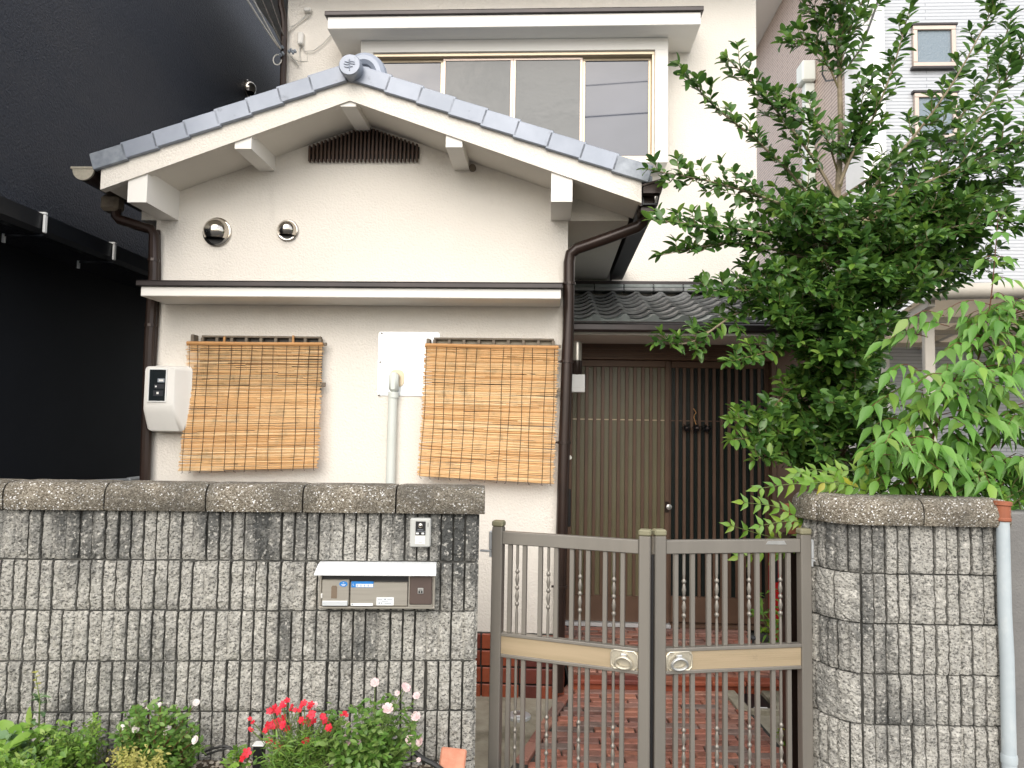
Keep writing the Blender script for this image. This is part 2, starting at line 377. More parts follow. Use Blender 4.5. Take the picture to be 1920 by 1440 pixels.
# ------------------------------------------------------------------ ground
def struct(name, mb, mat, label=None, frame=None):
    o = mb.build(name, mat); o['kind'] = 'structure'
    if label: o['label'] = label; o['category'] = name.replace('_', ' ')
    if frame: o.matrix_world = frame.M
    return o
mb = MB(); mb.add([(-150, -150, -.12), (150, -150, -.12), (150, 150, -.12), (-150, 150, -.12)], [(0, 1, 2, 3)])
struct('ground', mb, m_street, 'flat grey asphalt ground reaching under the houses')
# ------------------------------------------------------------------ neighbouring dark building (left)
VB, VF = 4.6, -2.5
dk = thing('neighbour_building', 'tall charcoal rendered building close along the left side of the cream house', 'building', H, (-2.75, -2.0, 0))
do = Vector((-2.75, -2.0, 0))
mb = MB(); mb.box(-9, -2.75, VF, VB, 2.62, 6.02); mb.build('upper_wall', m_char, dk, do)
mb = MB(); mb.box(-9, -3.20, VF, VB, -.02, 2.618); mb.build('lower_wall', m_charlow, dk, do)
mb = MB(); mb.box(-9.1, -2.69, VF-.06, VB+.06, 6.022, 6.10); mb.build('roof_edge', m_chargut, dk, do)
# eaves gutter
path = [(-.045, .055), (-.05, .0), (-.035, -.05), (.03, -.055), (.055, -.03), (.06, .055), (.05, .055), (.045, -.02), (.025, -.042), (-.03, -.04), (-.04, .0), (-.037, .055)]
gx, gz = -2.655, 2.60
mb = MB(); n = len(path)
vs = [(gx+a, v, gz+b) for v in (VF, 1.35) for a, b in path]
mb.add(vs, [(i, (i+1) % n, (i+1) % n+n, i+n) for i in range(n)]+[tuple(range(n))[::-1], tuple(range(n, 2*n))]); mb.build('gutter', m_chargut, dk, do)
for (X, Y) in ((80, 448), (210, 505), (-90, 380)):
    p = H.px(X, Y, gx+.06, 0)
    mb = MB(); mb.box(gx-.05, gx+.075, p.y-.012, p.y+.012, gz+.052, gz+.066, .003)
    mb.box(gx+.062, gx+.075, p.y-.012, p.y+.012, gz-.05, gz+.05, .003)
    gb_ = mb.build('gutter_bracket', m_white, dk, do)
    mb = MB(); mb.box(gx-.16, gx+.06, p.y-.004, p.y+.004, gz-.070, gz-.058); mb.build('bracket_arm', m_chargut, gb_, do)
    mb = MB(); mb.box(gx-.17, gx-.158, p.y-.008, p.y+.008, gz-.105, gz-.055); mb.build('bracket_hook', m_alu, gb_, do)
def hood(name, c, d, r, par, org, mat=m_chrome):
    """half dome vent hood with an open throat facing down"""
    o = Vector(c); d = Vector(d).normalized(); side = d.cross(Vector((0, 0, 1))).normalized(); up = Vector((0, 0, 1))
    b = MB(); b.lathe([(0, r*1.12), (.012, r*1.12), (.016, r*1.04)], o, d, 28); fl = fixn(b.build(name, mat, par, org)); soft(fl)
    b = MB(); nu, nv = 18, 12; vs = []; fs = []
    for j in range(nv+1):
        th = -math.radians(38) + (PI/2+math.radians(38)+.6)*j/nv      # from lower lip up over the top
        for i in range(nu+1):
            ph = PI*i/nu
            # spherical cap: ph sweeps left to right
            x = math.cos(ph); y = math.sin(ph)
            e = -math.radians(35)+math.radians(125)*j/nv
            q = side*(x*math.cos(e)) + d*(y*math.cos(e)*1.0) + up*math.sin(e)
            vs.append(o + d*.012 + q*r)
    for j in range(nv):
        for i in range(nu): a = j*(nu+1)+i; fs.append((a, a+1, a+nu+2, a+nu+1))
    b.add(vs, fs); sh = soft(b.build('hood_shell', mat, fl), 60)
    sh.data.materials[0] = mat
    if org is not None:
        for v_ in sh.data.vertices: v_.co -= Vector(org)
    b = MB(); b.lathe([(.013, r*.72), (.02, r*.7)], o - up*r*.25, d, 20); th_ = b.build('throat', m_black, fl, org)
    return fl
p = H.px(463, 166, -2.75, 0); hood('vent_hood', (-2.75, p.y, p.z), (1, 0, 0), .075, dk, do)
# ------------------------------------------------------------------ cream house
hs_ = thing('house', 'cream stucco house with tiled front gable, bamboo shaded windows and sliding entrance door', 'house', H)
VM, VD, VO = 1.70, 1.30, -.37          # main wall, door plane, gable board face
uL = H.uw(283, 640)[0]; uR = H.uw(1062, 700)[0]
pkx = H.uw(657, 150, VO)[0]
lE, lT = H.uw(190, 314, VO); _, lB = H.uw(190, 361, VO)
rE, rT = H.uw(1203, 340, VO); _, rB = H.uw(1200, 375, VO)
pkT = H.uw(657, 148, VO)[1]; pkB = H.uw(657, 180, VO)[1]
sl = ((pkT-lT)/(pkx-lE) + (pkT-rT)/(rE-pkx))/2
BH = .5*((lT-lB)+(rT-rB))                                    # board height
eL, eR = lE, rE
def roofT(u): return pkT - sl*abs(u-pkx)
def roofB(u): return roofT(u) - BH
wflat = H.uw(1120, 414, 0)[1]
wBrick = H.uw(960, 1186, 0)[1]
print('gable', eL, eR, pkx, pkT, lT, rT, sl, BH, 'wall', uL, uR, wflat, wBrick)
# front wall, with its gable top
mb = MB(); g = .02
mb.prism([(uL, wBrick), (uR, wBrick), (uR, wflat), (eR-.03, wflat), (eR-.03, roofB(eR-.03)+g), (pkx, roofB(pkx)+g), (eL+.03, roofB(eL+.03)+g), (eL+.03, wflat), (uL, wflat)], 0, .12)
mb.box(uL, uL+.12, .12, VM, wBrick, wflat); mb.box(uR-.12, uR, .12, VM, wBrick, wflat)
fixn(mb.build('front_wall', m_stucco, hs_))
mb = MB()
mb.box(uR+.001, eR-.03, .121, VM-.001, wflat, wflat+.03); mb.build('side_soffit', m_soffit, hs_)
mb = MB(); mb.box(eL+.03, uL-.001, .121, VM-.001, wflat, wflat+.03); mb.build('side_soffit', m_soffit, hs_)
# sloping soffit slabs + roof deck
for a, b, nm in ((eL, pkx, 'l'), (pkx, eR, 'r')):
    mb = MB(); mb.prism([(a+.004, roofB(a)+g), (b, roofB(b)+g), (b, roofT(b)-.03), (a+.004, roofT(a)-.03)] if a == eL else [(a, roofB(a)+g), (b-.004, roofB(b)+g), (b-.004, roofT(b)-.03), (a, roofT(a)-.03)], VO+.05, -.001)
    fixn(mb.build('gable_soffit', m_soffit, hs_))
    mb = MB(); e = .06
    if a == eL: pts = [(a-e, roofT(a-e)+.012), (b, roofT(b)+.012), (b, roofT(b)+.05), (a-e, roofT(a-e)+.05)]
    else: pts = [(a, roofT(a)+.012), (b+e, roofT(b+e)+.012), (b+e, roofT(b+e)+.05), (a, roofT(a)+.05)]
    mb.prism(pts, VO+.02, VM-.002); fixn(mb.build('roof_deck', m_vergedark, hs_))
# barge boards
for a, b in ((eL, pkx), (pkx, eR)):
    mb = MB(); mb.prism([(a, roofB(a)), (b, roofB(b)), (b, roofT(b)), (a, roofT(a))], VO, VO+.05)
    ob = fixn(mb.build('barge_board', m_stucco, hs_))
# purlin ends
for (x0, x1, yb) in ((240, 276, 380), (441, 472, 280), (639, 668, 201), (836, 867, 277), (1033, 1073, 379)):
    a, w0 = H.uw(x0, yb, VO+.02); b, _ = H.uw(x1, yb, VO+.02)
    mb = MB()
    pts = [(a, w0), (b, w0), (b, roofB(b)+.03), (a, roofB(a)+.03)]
    if x0 == 639: pts = [(a, w0), (b, w0), (b, roofB(b)+.03), (pkx, roofB(pkx)+.03), (a, roofB(a)+.03)]
    mb.prism(pts, VO+.052 if False else VO+.012, .001)
    # keep the purlin behind the board face: only its lower part shows
    fixn(mb.build('purlin_end', m_trim, hs_))
# verge tiles: a row of lapped L shaped tiles down either slope
ang = math.atan(sl)
def verge(side):
    L_ = (pkx-eL+.045 if side < 0 else eR-pkx+.045)/math.cos(ang)
    n_ = 8 if side < 0 else 9
    t0 = .05; step = (L_-t0)/n_
    for i in range(n_):
        s0 = t0 + i*step
        tilt = math.radians(-2.6)
        b_ = MB()
        # local: x down the slope, y depth, z up
        b_.box(-.012, step+.006, -.022, .012, -.072, .024, .004)         # hanging apron
        b_.box(-.06, step+.006, .0125, .30, .0, .026, .005)              # top slab
        b_.box(-.055, -.013, -.020, .012, .008, .024, .002)              # upper lip
        R_ = Matrix.Rotation(ang+tilt, 4, 'Y')
        M_ = Matrix.Translation((pkx, VO, pkT+.058)) @ (Matrix.Rotation(PI, 4, 'Z') if side < 0 else Matrix()) 
        # down-slope direction
        base = Matrix.Translation((pkx + side*s0*math.cos(ang), VO-.004, pkT + .060 - s0*math.sin(ang) - (0.0)))
        S = Matrix.Diagonal((side, 1, 1, 1))
        mat = base @ S @ R_
        last = i == n_-1
        me = b_.build('verge_tile', m_vergedark if last else m_verge, mesh_only=True)
        if side < 0: me.flip_normals()
        o = inst('verge_tile', me, Matrix(), hs_)
        for v_ in me.vertices: v_.co = mat @ (v_.co + Vector((0, 0, .0)))
verge(-1); verge(1)
# ridge end ornament
ox, oz = H.uw(657, 124, VO-.07)
rr_ = (H.uw(678, 124, VO-.07)[0]-H.uw(636, 124, VO-.07)[0])/2
mb = MB(); mb.lathe([(-.0, rr_*.90), (.012, rr_), (.03, rr_), (.036, rr_*.985), (.16, rr_*.97)], (ox, VO-.09, oz), (0, 1, 0), 32)
orn = soft(fixn(mb.build('ridge_end_tile', m_verge, hs_)), 30)
mb = MB()
for (x0, z0, x1, z1) in ((-.026, .016, -.006, .010), (-.006, .010, .010, .016), (.010, .016, .028, .012), (-.03, .003, -.012, -.003), (-.012, -.003, .006, .004), (.006, .004, .030, .0), (0, .028, .001, -.034), (-.016, -.018, .018, -.012), (-.026, -.012, -.016, -.018)):
    mb.tube([(ox+x0, VO-.091, oz+z0), (ox+x1, VO-.091, oz+z1)], .0032, 5)
mb.build('crest_relief', m_verge, orn)
mb = MB(); ax, az = H.uw(684, 140, VO+.10)
arch = [(ax + .092*math.cos(t), VO+.10, az-.03 + .115*math.sin(t)) for t in [PI*k/14 for k in range(15)]]
arch = [(ax+.092, VO+.10, az-.10)] + arch + [(ax-.092, VO+.10, az-.10)]
mb.tube(arch, [.040]*len(arch), 10); soft(mb.build('ridge_arch', m_verge, hs_))
mb = MB(); arch2 = [(ax+.012 + .045*math.cos(t), VO+.07, az-.045 + .062*math.sin(t)) for t in [PI*k/12 for k in range(13)]]
mb.tube(arch2, .014, 8); soft(mb.build('ridge_arch', m_verge, hs_))
mb = MB(); mb.box(ax-.06, ax+.06, VO+.09, VO+.3, az-.12, az+.06, .02); mb.build('ridge_core', m_vergedark, hs_)
# ridge cap row running back to the main wall
mb = MB()
mb.tube([(pkx, VO+.12, pkT+.10), (pkx, VM-.01, pkT+.10)], .075, 12); mb.build('ridge_cap', m_verge, hs_)
# gable lattice vent
a, w0 = H.uw(577, 300, -.02); b, _ = H.uw(785, 300, -.02)
mb = MB(); mb.prism([(a, w0+.012), (b, w0+.012), (b, roofB(b)-.004), (pkx+.005, roofB(pkx)), (a, roofB(a)-.004)], -.006, .0)
lat = fixn(mb.build('gable_vent', m_black, hs_))
for k in range(28):
    u = a + (b-a)*(k+.5)/28; mb = MB(); top = min(roofB(u)+.005, roofB(pkx)); mb.box(u-.0062, u+.0062, -.034, -.007, w0-.012, top-.004, .002); mb.build('lattice_bar', m_lattice, lat)
mb = MB(); zz = w0+.04; mb.box(a, b, -.012, -.0065, zz, zz+.018); mb.build('lattice_rail', m_lattice, lat)
# round black cable gland under the right slope, wall vents
p = H.px(886, 315, -.01); mb = MB(); mb.lathe([(0, .021), (.02, .021), (.026, .016)], (p.x, 0, p.z), (0, -1, 0), 14); soft(fixn(mb.build('cable_gland', m_wood, hs_)))
p = H.px(404, 433, -.03); hood('vent_hood', (p.x, -.001, p.z), (0, -1, 0), .078, hs_, None)
p = H.px(537, 430, -.03); hood('vent_hood', (p.x, -.001, p.z), (0, -1, 0), .058, hs_, None)
# lower eave over the two front windows
vE = -.27
a, wt = H.uw(264, 537, vE); _, wb = H.uw(264, 555, vE); b, _ = H.uw(1052, 553, vE)
mb = MB(); mb.box(a, b, vE, -.001, wb, wt, .004); mb.build('window_eave', m_trim, hs_)
mb = MB(); mb.box(a-.02, b+.008, vE-.02, -.001, wt+.001, wt+.028, .003)
mb.hexa([(a-.02, vE-.018, wt+.029), (b+.008, vE-.018, wt+.029), (b+.008, -.001, wt+.03), (a-.02, -.001, wt+.03), (a-.02, vE-.012, wt+.034), (b+.008, vE-.012, wt+.034), (b+.008, -.001, wt+.09), (a-.02, -.001, wt+.09)])
mb.build('eave_capping', m_darktrim, hs_)
# brick plinth: bricks two tones with pale joints
mb = MB(); mb.box(uL, uR, -.012, .10, -.03, wBrick-.002); mb.build('plinth_joints', m_mortar, hs_)
nc = 4; ch = (wBrick+.02)/nc
bme = {}
for r in range(nc):
    u = -1.0 - (.11 if r % 2 else 0)
    u1 = uR+.012
    while u < u1-.03:
        bl = .105 if (int((u+5)/.21)+r) % 3 == 0 else .215
        e = min(u+bl, u1); key = None
        mb = MB(); mb.box(u+.004, e-.004, -.030-rnd.random()*.004, -.0125, -.02+r*ch+.005, -.02+(r+1)*ch-.005, .004); mb.build('brick', m_brickglaze, hs_)
        u += bl
# ------------------------------------------------------------------ main two-storey part
aM = H.uw(537, 90, VM)[0]; bM = H.uw(1418, 130, VM)[0]
mb = MB(); mb.box(aM, bM, VM, VM+5.0, -.02, 5.35); mb.build('main_wall', m_stucco, hs_)
mb = MB(); mb.box(aM-.45, bM+.15, VM-.50, VM+5.3, 5.352, 5.45); mb.build('upper_eave', m_trim, hs_)
# upper window bay
vB = VM-.25; vEv = VM-.43
ba, bt = H.uw(677, 74, vB); bb, bw = H.uw(1252, 304, vB)
_, ft = H.uw(900, 96, vB); fr, _ = H.uw(1228, 200, vB); _, fb = H.uw(1224, 299, vB)
fl = ba+(bb-fr)
et = H.uw(960, 27, vEv)[1]; eb = H.uw(960, 50, vEv)[1]
mb = MB()
mb.box(ba, bb, vB, VM-.001, ft, eb-.002); mb.box(ba, bb, vB, VM-.001, bw, fb)
mb.box(ba, fl, vB, VM-.001, fb+.001, ft-.001); mb.box(fr, bb, vB, VM-.001, fb+.001, ft-.001); mb.build('window_surround', m_trim, hs_)
ea = H.uw(614, 38, vEv)[0]; ee = H.uw(1314, 38, vEv)[0]
mb = MB(); mb.box(ea, ee, vEv, VM-.001, eb, et, .004); mb.build('bay_eave', m_trim, hs_)
mb = MB(); mb.box(ea-.02, ee+.02, vEv-.02, VM-.001, et+.001, et+.035, .004)
mb.hexa([(ea-.02, vEv-.016, et+.036), (ee+.02, vEv-.016, et+.036), (ee+.02, VM-.001, et+.036), (ea-.02, VM-.001, et+.036), (ea-.02, vEv-.01, et+.042), (ee+.02, vEv-.01, et+.042), (ee+.02, VM-.001, et+.12), (ea-.02, VM-.001, et+.12)])
mb.build('eave_capping', m_darktrim, hs_)
# aluminium sashes: two outer sashes, two inner ones with insect mesh glass
wx = [H.uw(X, 200, vB+.05)[0] for X in (700, 829, 961, 1092, 1223)]
mb = MB(); t = .018
mb.box(fl, fr, vB+.02, vB+.10, ft-.028, ft-.0015, .002); mb.box(fl, fr, vB+.02, vB+.10, fb+.0015, fb+.026, .002)
mb.box(fl+.001, fl+.022, vB+.02, vB+.10, fb+.0265, ft-.0285, .002); mb.box(fr-.022, fr-.001, vB+.02, vB+.10, fb+.0265, ft-.0285, .002)
wf = mb.build('window_frame', m_bronzewin, hs_)
for k in range(4):
    x0 = fl+.022 if k == 0 else wx[k]; x1 = fr-.022 if k == 3 else wx[k+1]
    inner = k in (1, 2)
    vv = vB+.05 if inner else vB+.072
    z0, z1 = fb+.027, ft-.029
    mt_ = m_pinkwin if inner else m_bronzewin
    fw = .022
    mb = MB()
    mb.box(x0, x1, vv, vv+.02, z1-.022, z1, .002); mb.box(x0, x1, vv, vv+.02, z0, z0+.03, .002)
    mb.box(x0, x0+fw, vv, vv+.02, z0+.0305, z1-.0225, .002); mb.box(x1-fw, x1, vv, vv+.02, z0+.0305, z1-.0225, .002)
    sash = mb.build('window_sash', mt_, wf)
    mb = MB(); mb.box(x0+fw, x1-fw, vv+.008, vv+.014, z0+.030, z1-.022); mb.build('window_pane', m_screen if inner else m_winglass, wf)
mb = MB(); mb.box(fl, fr, vB+.101, vB+.105, fb, ft); mb.build('window_back', m_black, wf)
# small fittings on the main wall, upper left
def hpx(X, Y, v): p = H.px(X, Y, v); return p
p = hpx(577, 20, VM-.03); mb = MB(); mb.box(p.x-.032, p.x+.032, VM-.05, VM-.001, p.z-.012, p.z+.022, .008); mb.build('cable_anchor', m_meter, hs_)
p = hpx(564, 72, VM-.03); mb = MB(); mb.box(p.x-.024, p.x+.024, VM-.05, VM-.001, p.z-.055, p.z+.05, .008); mb.build('junction_box', m_meter, hs_)
def cable(pts, r, mat, par, name='cable', n=6):
    b_ = MB(); b_.tube(pts, r, n); return soft(b_.build(name, mat, par))
cable([hpx(582, 26, VM-.03), hpx(570, 35, VM-.02), hpx(555, 46, VM-.02), hpx(538, 52, VM-.04)], .0045, m_cable, hs_)
cable([hpx(577, 26, VM-.03), hpx(562, 40, VM-.02), hpx(552, 48, VM-.02), hpx(538, 60, VM-.04)], .0045, m_cable, hs_)
cable([hpx(564, 82, VM-.02), hpx(572, 96, VM-.02), hpx(588, 95, VM-.02), hpx(606, 82, VM-.02), hpx(622, 64, VM-.02)], .0040, m_cable, hs_)
cable([hpx(563, 84, VM-.02), hpx(561, 100, VM-.02), hpx(564, 116, VM-.02), hpx(552, 112, VM-.02), hpx(540, 100, VM-.04)], .0045, m_cable, hs_)
cable([hpx(538, 98, VM-.04), hpx(546, 102, VM-.02), hpx(552, 112, VM-.02), hpx(560, 124, VM-.02)], .0040, m_cable, hs_)
mb = MB(); p = hpx(566, 104, VM-.006); q = hpx(576, 114, VM-.006); mb.box(p.x-.02, q.x, VM-.006, VM-.001, q.z-.004, q.z, 0); mb.box(q.x-.002, q.x+.002, VM-.006, VM-.001, q.z, p.z+.03); mb.build('cable_clip', m_cable, hs_)
# downpipe at the upper left corner
pp = [(525, -40), (527, 12), (531, 28), (533, 48), (532, 100), (530, 190)]
cable([hpx(X, Y, VM-.06) for X, Y in pp], .027, m_brown, hs_, 'downpipe', 10)
# ------------------------------------------------------------------ gutters and downpipes of the gable
def gutter(u, w, v0, v1, sgn, mat, endmat):
    b_ = MB(); k = 12; out = [(u+.062*math.cos(PI+PI*i/k), w+.062*math.sin(PI+PI*i/k)) for i in range(k+1)]
    inn = [(u+.056*math.cos(PI+PI*i/k), w+.056*math.sin(PI+PI*i/k)) for i in range(k+1)][::-1]
    pr = out+inn; b_.prism(pr, v0, v1); o = soft(fixn(b_.build('gutter', mat, hs_)), 40)
    b_ = MB(); b_.prism(out, v0-.014, v0-.001); b_.box(u-.076, u+.076, v0-.016, v0-.001, w+.0005, w+.016, .003); soft(fixn(b_.build('gutter_end', endmat, hs_)), 30)
    b_ = MB(); b_.box(u-.07, u-.055, v0, v1, w-.004, w+.014, .002); b_.box(u+.055, u+.07, v0, v1, w-.004, w+.014, .002); b_.build('gutter_lip', mat, hs_)
p = H.px(161, 320, VO+.02); gutter(p.x, p.z, VO+.01, VM-.01, -1, m_brown, m_pewter)
p = H.px(212, 398, -.05)
mb = MB(); mb.box(p.x-.06, p.x+.05, -.10, .0, p.z-.0, p.z+.10, .02); lp = mb.build('leader_head', m_wood, hs_)
q = H.px(221, 404, -.05)
cable([H.px(218, 388, -.05), H.px(218, 405, -.05), H.px(224, 412, -.05), H.px(262, 424, -.05), H.px(283, 430, -.05), H.px(289, 440, -.05), H.px(288, 520, -.05), H.px(280, 640, -.05), H.px(272, 905, -.05), H.px(266, 1100, -.05)], .030, m_brown, hs_, 'downpipe', 10)
cable([H.px(296, 432, -.02), H.px(297, 520, -.02), H.px(287, 700, -.02)], .016, m_brown, hs_, 'downpipe', 8)
for Y, X in ((488, 288), (610, 282)):
    p = H.px(X, Y, -.05); mb = MB(); mb.lathe([(-.008, .034), (.008, .034)], p, (0, 0, 1), 12); mb.build('pipe_clip', m_brown, hs_)
# right: square gutter with a mitred end box, receiver and diagonal pipe
pe = H.px(1222, 362, VO)
gu0, gu1 = eR+.012, eR+.115; gz1 = H.uw(1222, 345, VO)[1]; gz0 = H.uw(1210, 392, VO)[1]
mb = MB(); mb.prism([(gu0, gz0+.04), (gu1-.02, gz0+.04), (gu1, gz1), (gu1-.008, gz1), (gu1-.027, gz0+.048), (gu0+.008, gz0+.048), (gu0+.008, gz1-.02), (gu0, gz1-.02)], VO+.05, VM-.02); fixn(mb.build('gutter', m_chargut, hs_))
mb = MB(); mb.prism([(gu0-.004, gz0+.085), (gu1-.012, gz0+.085), (gu1+.008, gz1+.02), (gu0-.004, gz1-.018)], VO-.01, VO+.045); mb.prism([(gu0-.01, gz1-.0175), (gu1+.01, gz1+.0205), (gu1+.012, gz1+.032), (gu0-.01, gz1-.006)], VO-.016, VO+.05); fixn(mb.build('gutter_end', m_brown, hs_))
mb = MB(); c0 = H.px(1210, 385, VO+.16); mb.box(c0.x-.042, c0.x+.042, VO+.08, VO+.20, c0.z-.07, c0.z+.06, .008); mb.build('leader_head', m_brown, hs_)
mb = MB(); mb.box(eR-.006, eR+.010, VO+.05, VM-.02, roofB(eR)+.0, roofT(eR)+.01); mb.build('fascia', m_darktrim, hs_)
cable([H.px(1209, 398, VO+.16), H.px(1208, 414, -.16), H.px(1196, 425, -.14), H.px(1140, 446, -.10), H.px(1082, 466, -.07), H.px(1070, 476, -.06), H.px(1067, 492, -.055), H.px(1066, 600, -.055), H.px(1058, 830, -.055), H.px(1050, 1110, -.055), H.px(1046, 1296, -.055)], .033, m_brown, hs_, 'downpipe', 12)
for X, Y in ((1067, 532), (1063, 678), (1058, 830), (1051, 1100)):
    p = H.px(X, Y, -.055); mb = MB(); mb.lathe([(-.007, .038), (.007, .038)], p, (0, 0, 1), 14); mb.box(p.x-.052, p.x+.004, -.056, -.048, p.z-.006, p.z+.006); mb.build('pipe_clip', m_brown, hs_)
# ------------------------------------------------------------------ entrance porch
vP = .55                                    # eaves line of the porch roof
pa = uR+.012; pbR = H.uw(1520, 560, VM)[0]
w_r = H.uw(1200, 552, VM)[1]; w_e = H.uw(1200, 603, vP)[1]
psl = (w_r-w_e)/(VM-vP); pang = math.atan(psl); plen = math.hypot(w_r-w_e, VM-vP)
print('porch', pa, pbR, w_r, w_e, psl)
mb = MB()
mb.hexa([(pa, vP+.03, w_e-.055), (pbR, vP+.03, w_e-.055), (pbR, VM-.001, w_r-.075), (pa, VM-.001, w_r-.075), (pa, vP+.03, w_e-.022), (pbR, vP+.03, w_e-.022), (pbR, VM-.001, w_r-.03), (pa, VM-.001, w_r-.03)]); mb.build('porch_roof_deck', m_black, hs_)
# one curved tile, shared
cols = 10; rows = 8; pitch = .190; exp = plen/rows
def tile_mesh(front=False):
    b_ = MB(); n_ = 10; prof = []
    for i in range(n_+1):
        x = i/n_; # trough to the left, roll on the right
        z = -.020*math.sin(PI*min(x/.70, 1)) if x <= .70 else .020*math.sin(PI*(x-.70)/.30)
        prof.append((x*(pitch+.018), z))
    th = .016; l = exp*1.22
    vs = []
    for y, dz in ((0, .026), (l, .0)):
        vs += [(x, y, z+dz+th) for x, z in prof] + [(x, y, z+dz) for x, z in prof]
    k = n_+1; fs = []
    for i in range(n_):
        fs += [(i, i+1, 2*k+i+1, 2*k+i), (k+i, 3*k+i, 3*k+i+1, k+i+1), (i, k+i, k+i+1, i+1), (2*k+i, 2*k+i+1, 3*k+i+1, 3*k+i)]
    fs += [(0, 2*k, 3*k, k), (n_, k+n_, 3*k+n_, 2*k+n_)]
    b_.add(vs, fs)
    if front:
        # hanging apron below the tile's nose
        vs2 = []; 
        for y in (-.004, .012): vs2 += [(x, y, z+.028+th*.8) for x, z in prof] + [(x, y, -.052) for x, z in prof]
        fs2 = []
        for i in range(n_): fs2 += [(i, k+i, k+i+1, i+1), (2*k+i, 2*k+i+1, 3*k+i+1, 3*k+i), (k+i, 3*k+i, 3*k+i+1, k+i+1), (i, i+1, 2*k+i+1, 2*k+i)]
        b_.add(vs2, fs2)
    me = b_.build('tile', m_eavetile if front else m_tile, mesh_only=True)
    bm = bmesh.new(); bm.from_mesh(me); bmesh.ops.recalc_face_normals(bm, faces=bm.faces); bm.to_mesh(me); bm.free()
    me.polygons.foreach_set('use_smooth', [True]*len(me.polygons))
    try: me.set_sharp_from_angle(angle=math.radians(40))
    except Exception: pass
    return me
tm = tile_mesh(); tf = tile_mesh(True)
RX = Matrix.Rotation(pang, 4, 'X')
for c in range(cols):
    for r in range(rows):
        u = pa + .01 + c*pitch; s = r*exp
        base = Matrix.Translation((u, vP + s*math.cos(pang), w_e + s*math.sin(pang) - .014 + rnd.uniform(-.002, .002)))
        inst('eave_tile' if r == 0 else 'roof_tile', tf if r == 0 else tm, base @ RX @ Matrix.Rotation(rnd.uniform(-.01, .01), 4, 'Z'), hs_)
# ridge courses against the wall
for j, (zo, vo, mt_) in enumerate(((.022, .10, m_tile), (.052, .085, m_eavetile))):
    u = pa
    while u < pbR:
        e = min(u+.235, pbR); mb = MB(); mb.box(u+.002, e-.002, VM-vo-.03, VM-.002, w_r+zo-.02, w_r+zo+.009, .006); mb.build('ridge_tile', mt_, hs_); u = e
mb = MB(); mb.box(pa, pbR, VM-.06, VM-.002, w_r+.062, w_r+.098, .004); mb.build('wall_flashing', m_darktrim, hs_)
# verge board at the left of the porch roof, gutter, soffit, fascia
mb = MB(); ga = pa-.02; g1 = H.uw(1500, 612, vP-.06)[0]
wg0 = H.uw(1200, 622, vP-.07)[1]; wg1 = H.uw(1200, 606, vP-.07)[1]
mb.box(ga+.03, g1, vP-.085, vP-.02, wg0, wg1, .012); mb.box(ga+.03, g1, vP-.095, vP-.08, wg1-.0, wg1+.008, .003); mb.build('porch_gutter', m_darktrim, hs_)
ws0 = H.uw(1200, 646, vP+.05)[1]; ws1 = wg0+.02
ws = H.uw(1200, 643, VD-.05)[1]
mb = MB(); mb.hexa([(pa, vP+.02, ws1-.03), (pbR, vP+.02, ws1-.03), (pbR, VD+.1, ws), (pa, VD+.1, ws), (pa, vP+.02, ws1+.01), (pbR, vP+.02, ws1+.01), (pbR, VD+.1, ws+.03), (pa, VD+.1, ws+.03)]); mb.build('porch_soffit', m_soffit, hs_)
# ------------------------------------------------------------------ entrance: header, posts, sliding leaves
def du(X, Y=850): return H.uw(X, Y, VD)[0]
zS = .075                                  # landing
zT = H.uw(1170, 688, VD)[1]; zH = H.uw(1170, 672, VD)[1]
d0, d1, d2, d3 = uR+.03, du(1246), du(1268), du(1440)
# walls round the opening
mb = MB(); mb.box(d3+.06, pbR, VD-.02, VM-.001, zS-.08, ws+.02); mb.build('porch_wall', m_brownmat, hs_)
mb = MB(); mb.box(uR+.001, d3+.059, VD-.02, VD+.03, zH+.012, ws+.02); hd = mb.build('door_header', m_brownmat, hs_)
zz = zH+.03
while zz < ws-.03:
    mb = MB(); mb.box(uR+.002, d3+.059, VD-.034, VD-.021, zz, zz+.016, .003); mb.build('header_moulding', m_brownmat, hd); zz += .034
mb = MB(); mb.box(d0-.02, d3+.059, VD-.03, VD+.05, zH-.012, zH+.011, .003); mb.box(d0-.02, d0+.012, VD-.03, VD+.05, zS+.03, zH-.0125, .003); mb.box(d3+.02, d3+.055, VD-.03, VD+.05, zS+.03, zH-.0125, .003); mb.build('door_frame', m_brownmat, hs_)
mb = MB(); mb.box(d0-.02, (d1+d2)/2, VD-.045, VD+.05, zS+.001, zS+.029, .003); mb.build('door_sill', m_alu, hs_)
mb = MB(); mb.box((d1+d2)/2+.001, d3+.06, VD-.02, VD+.05, zS+.001, zS+.025, .003); mb.build('door_sill', m_brownmat, hs_)
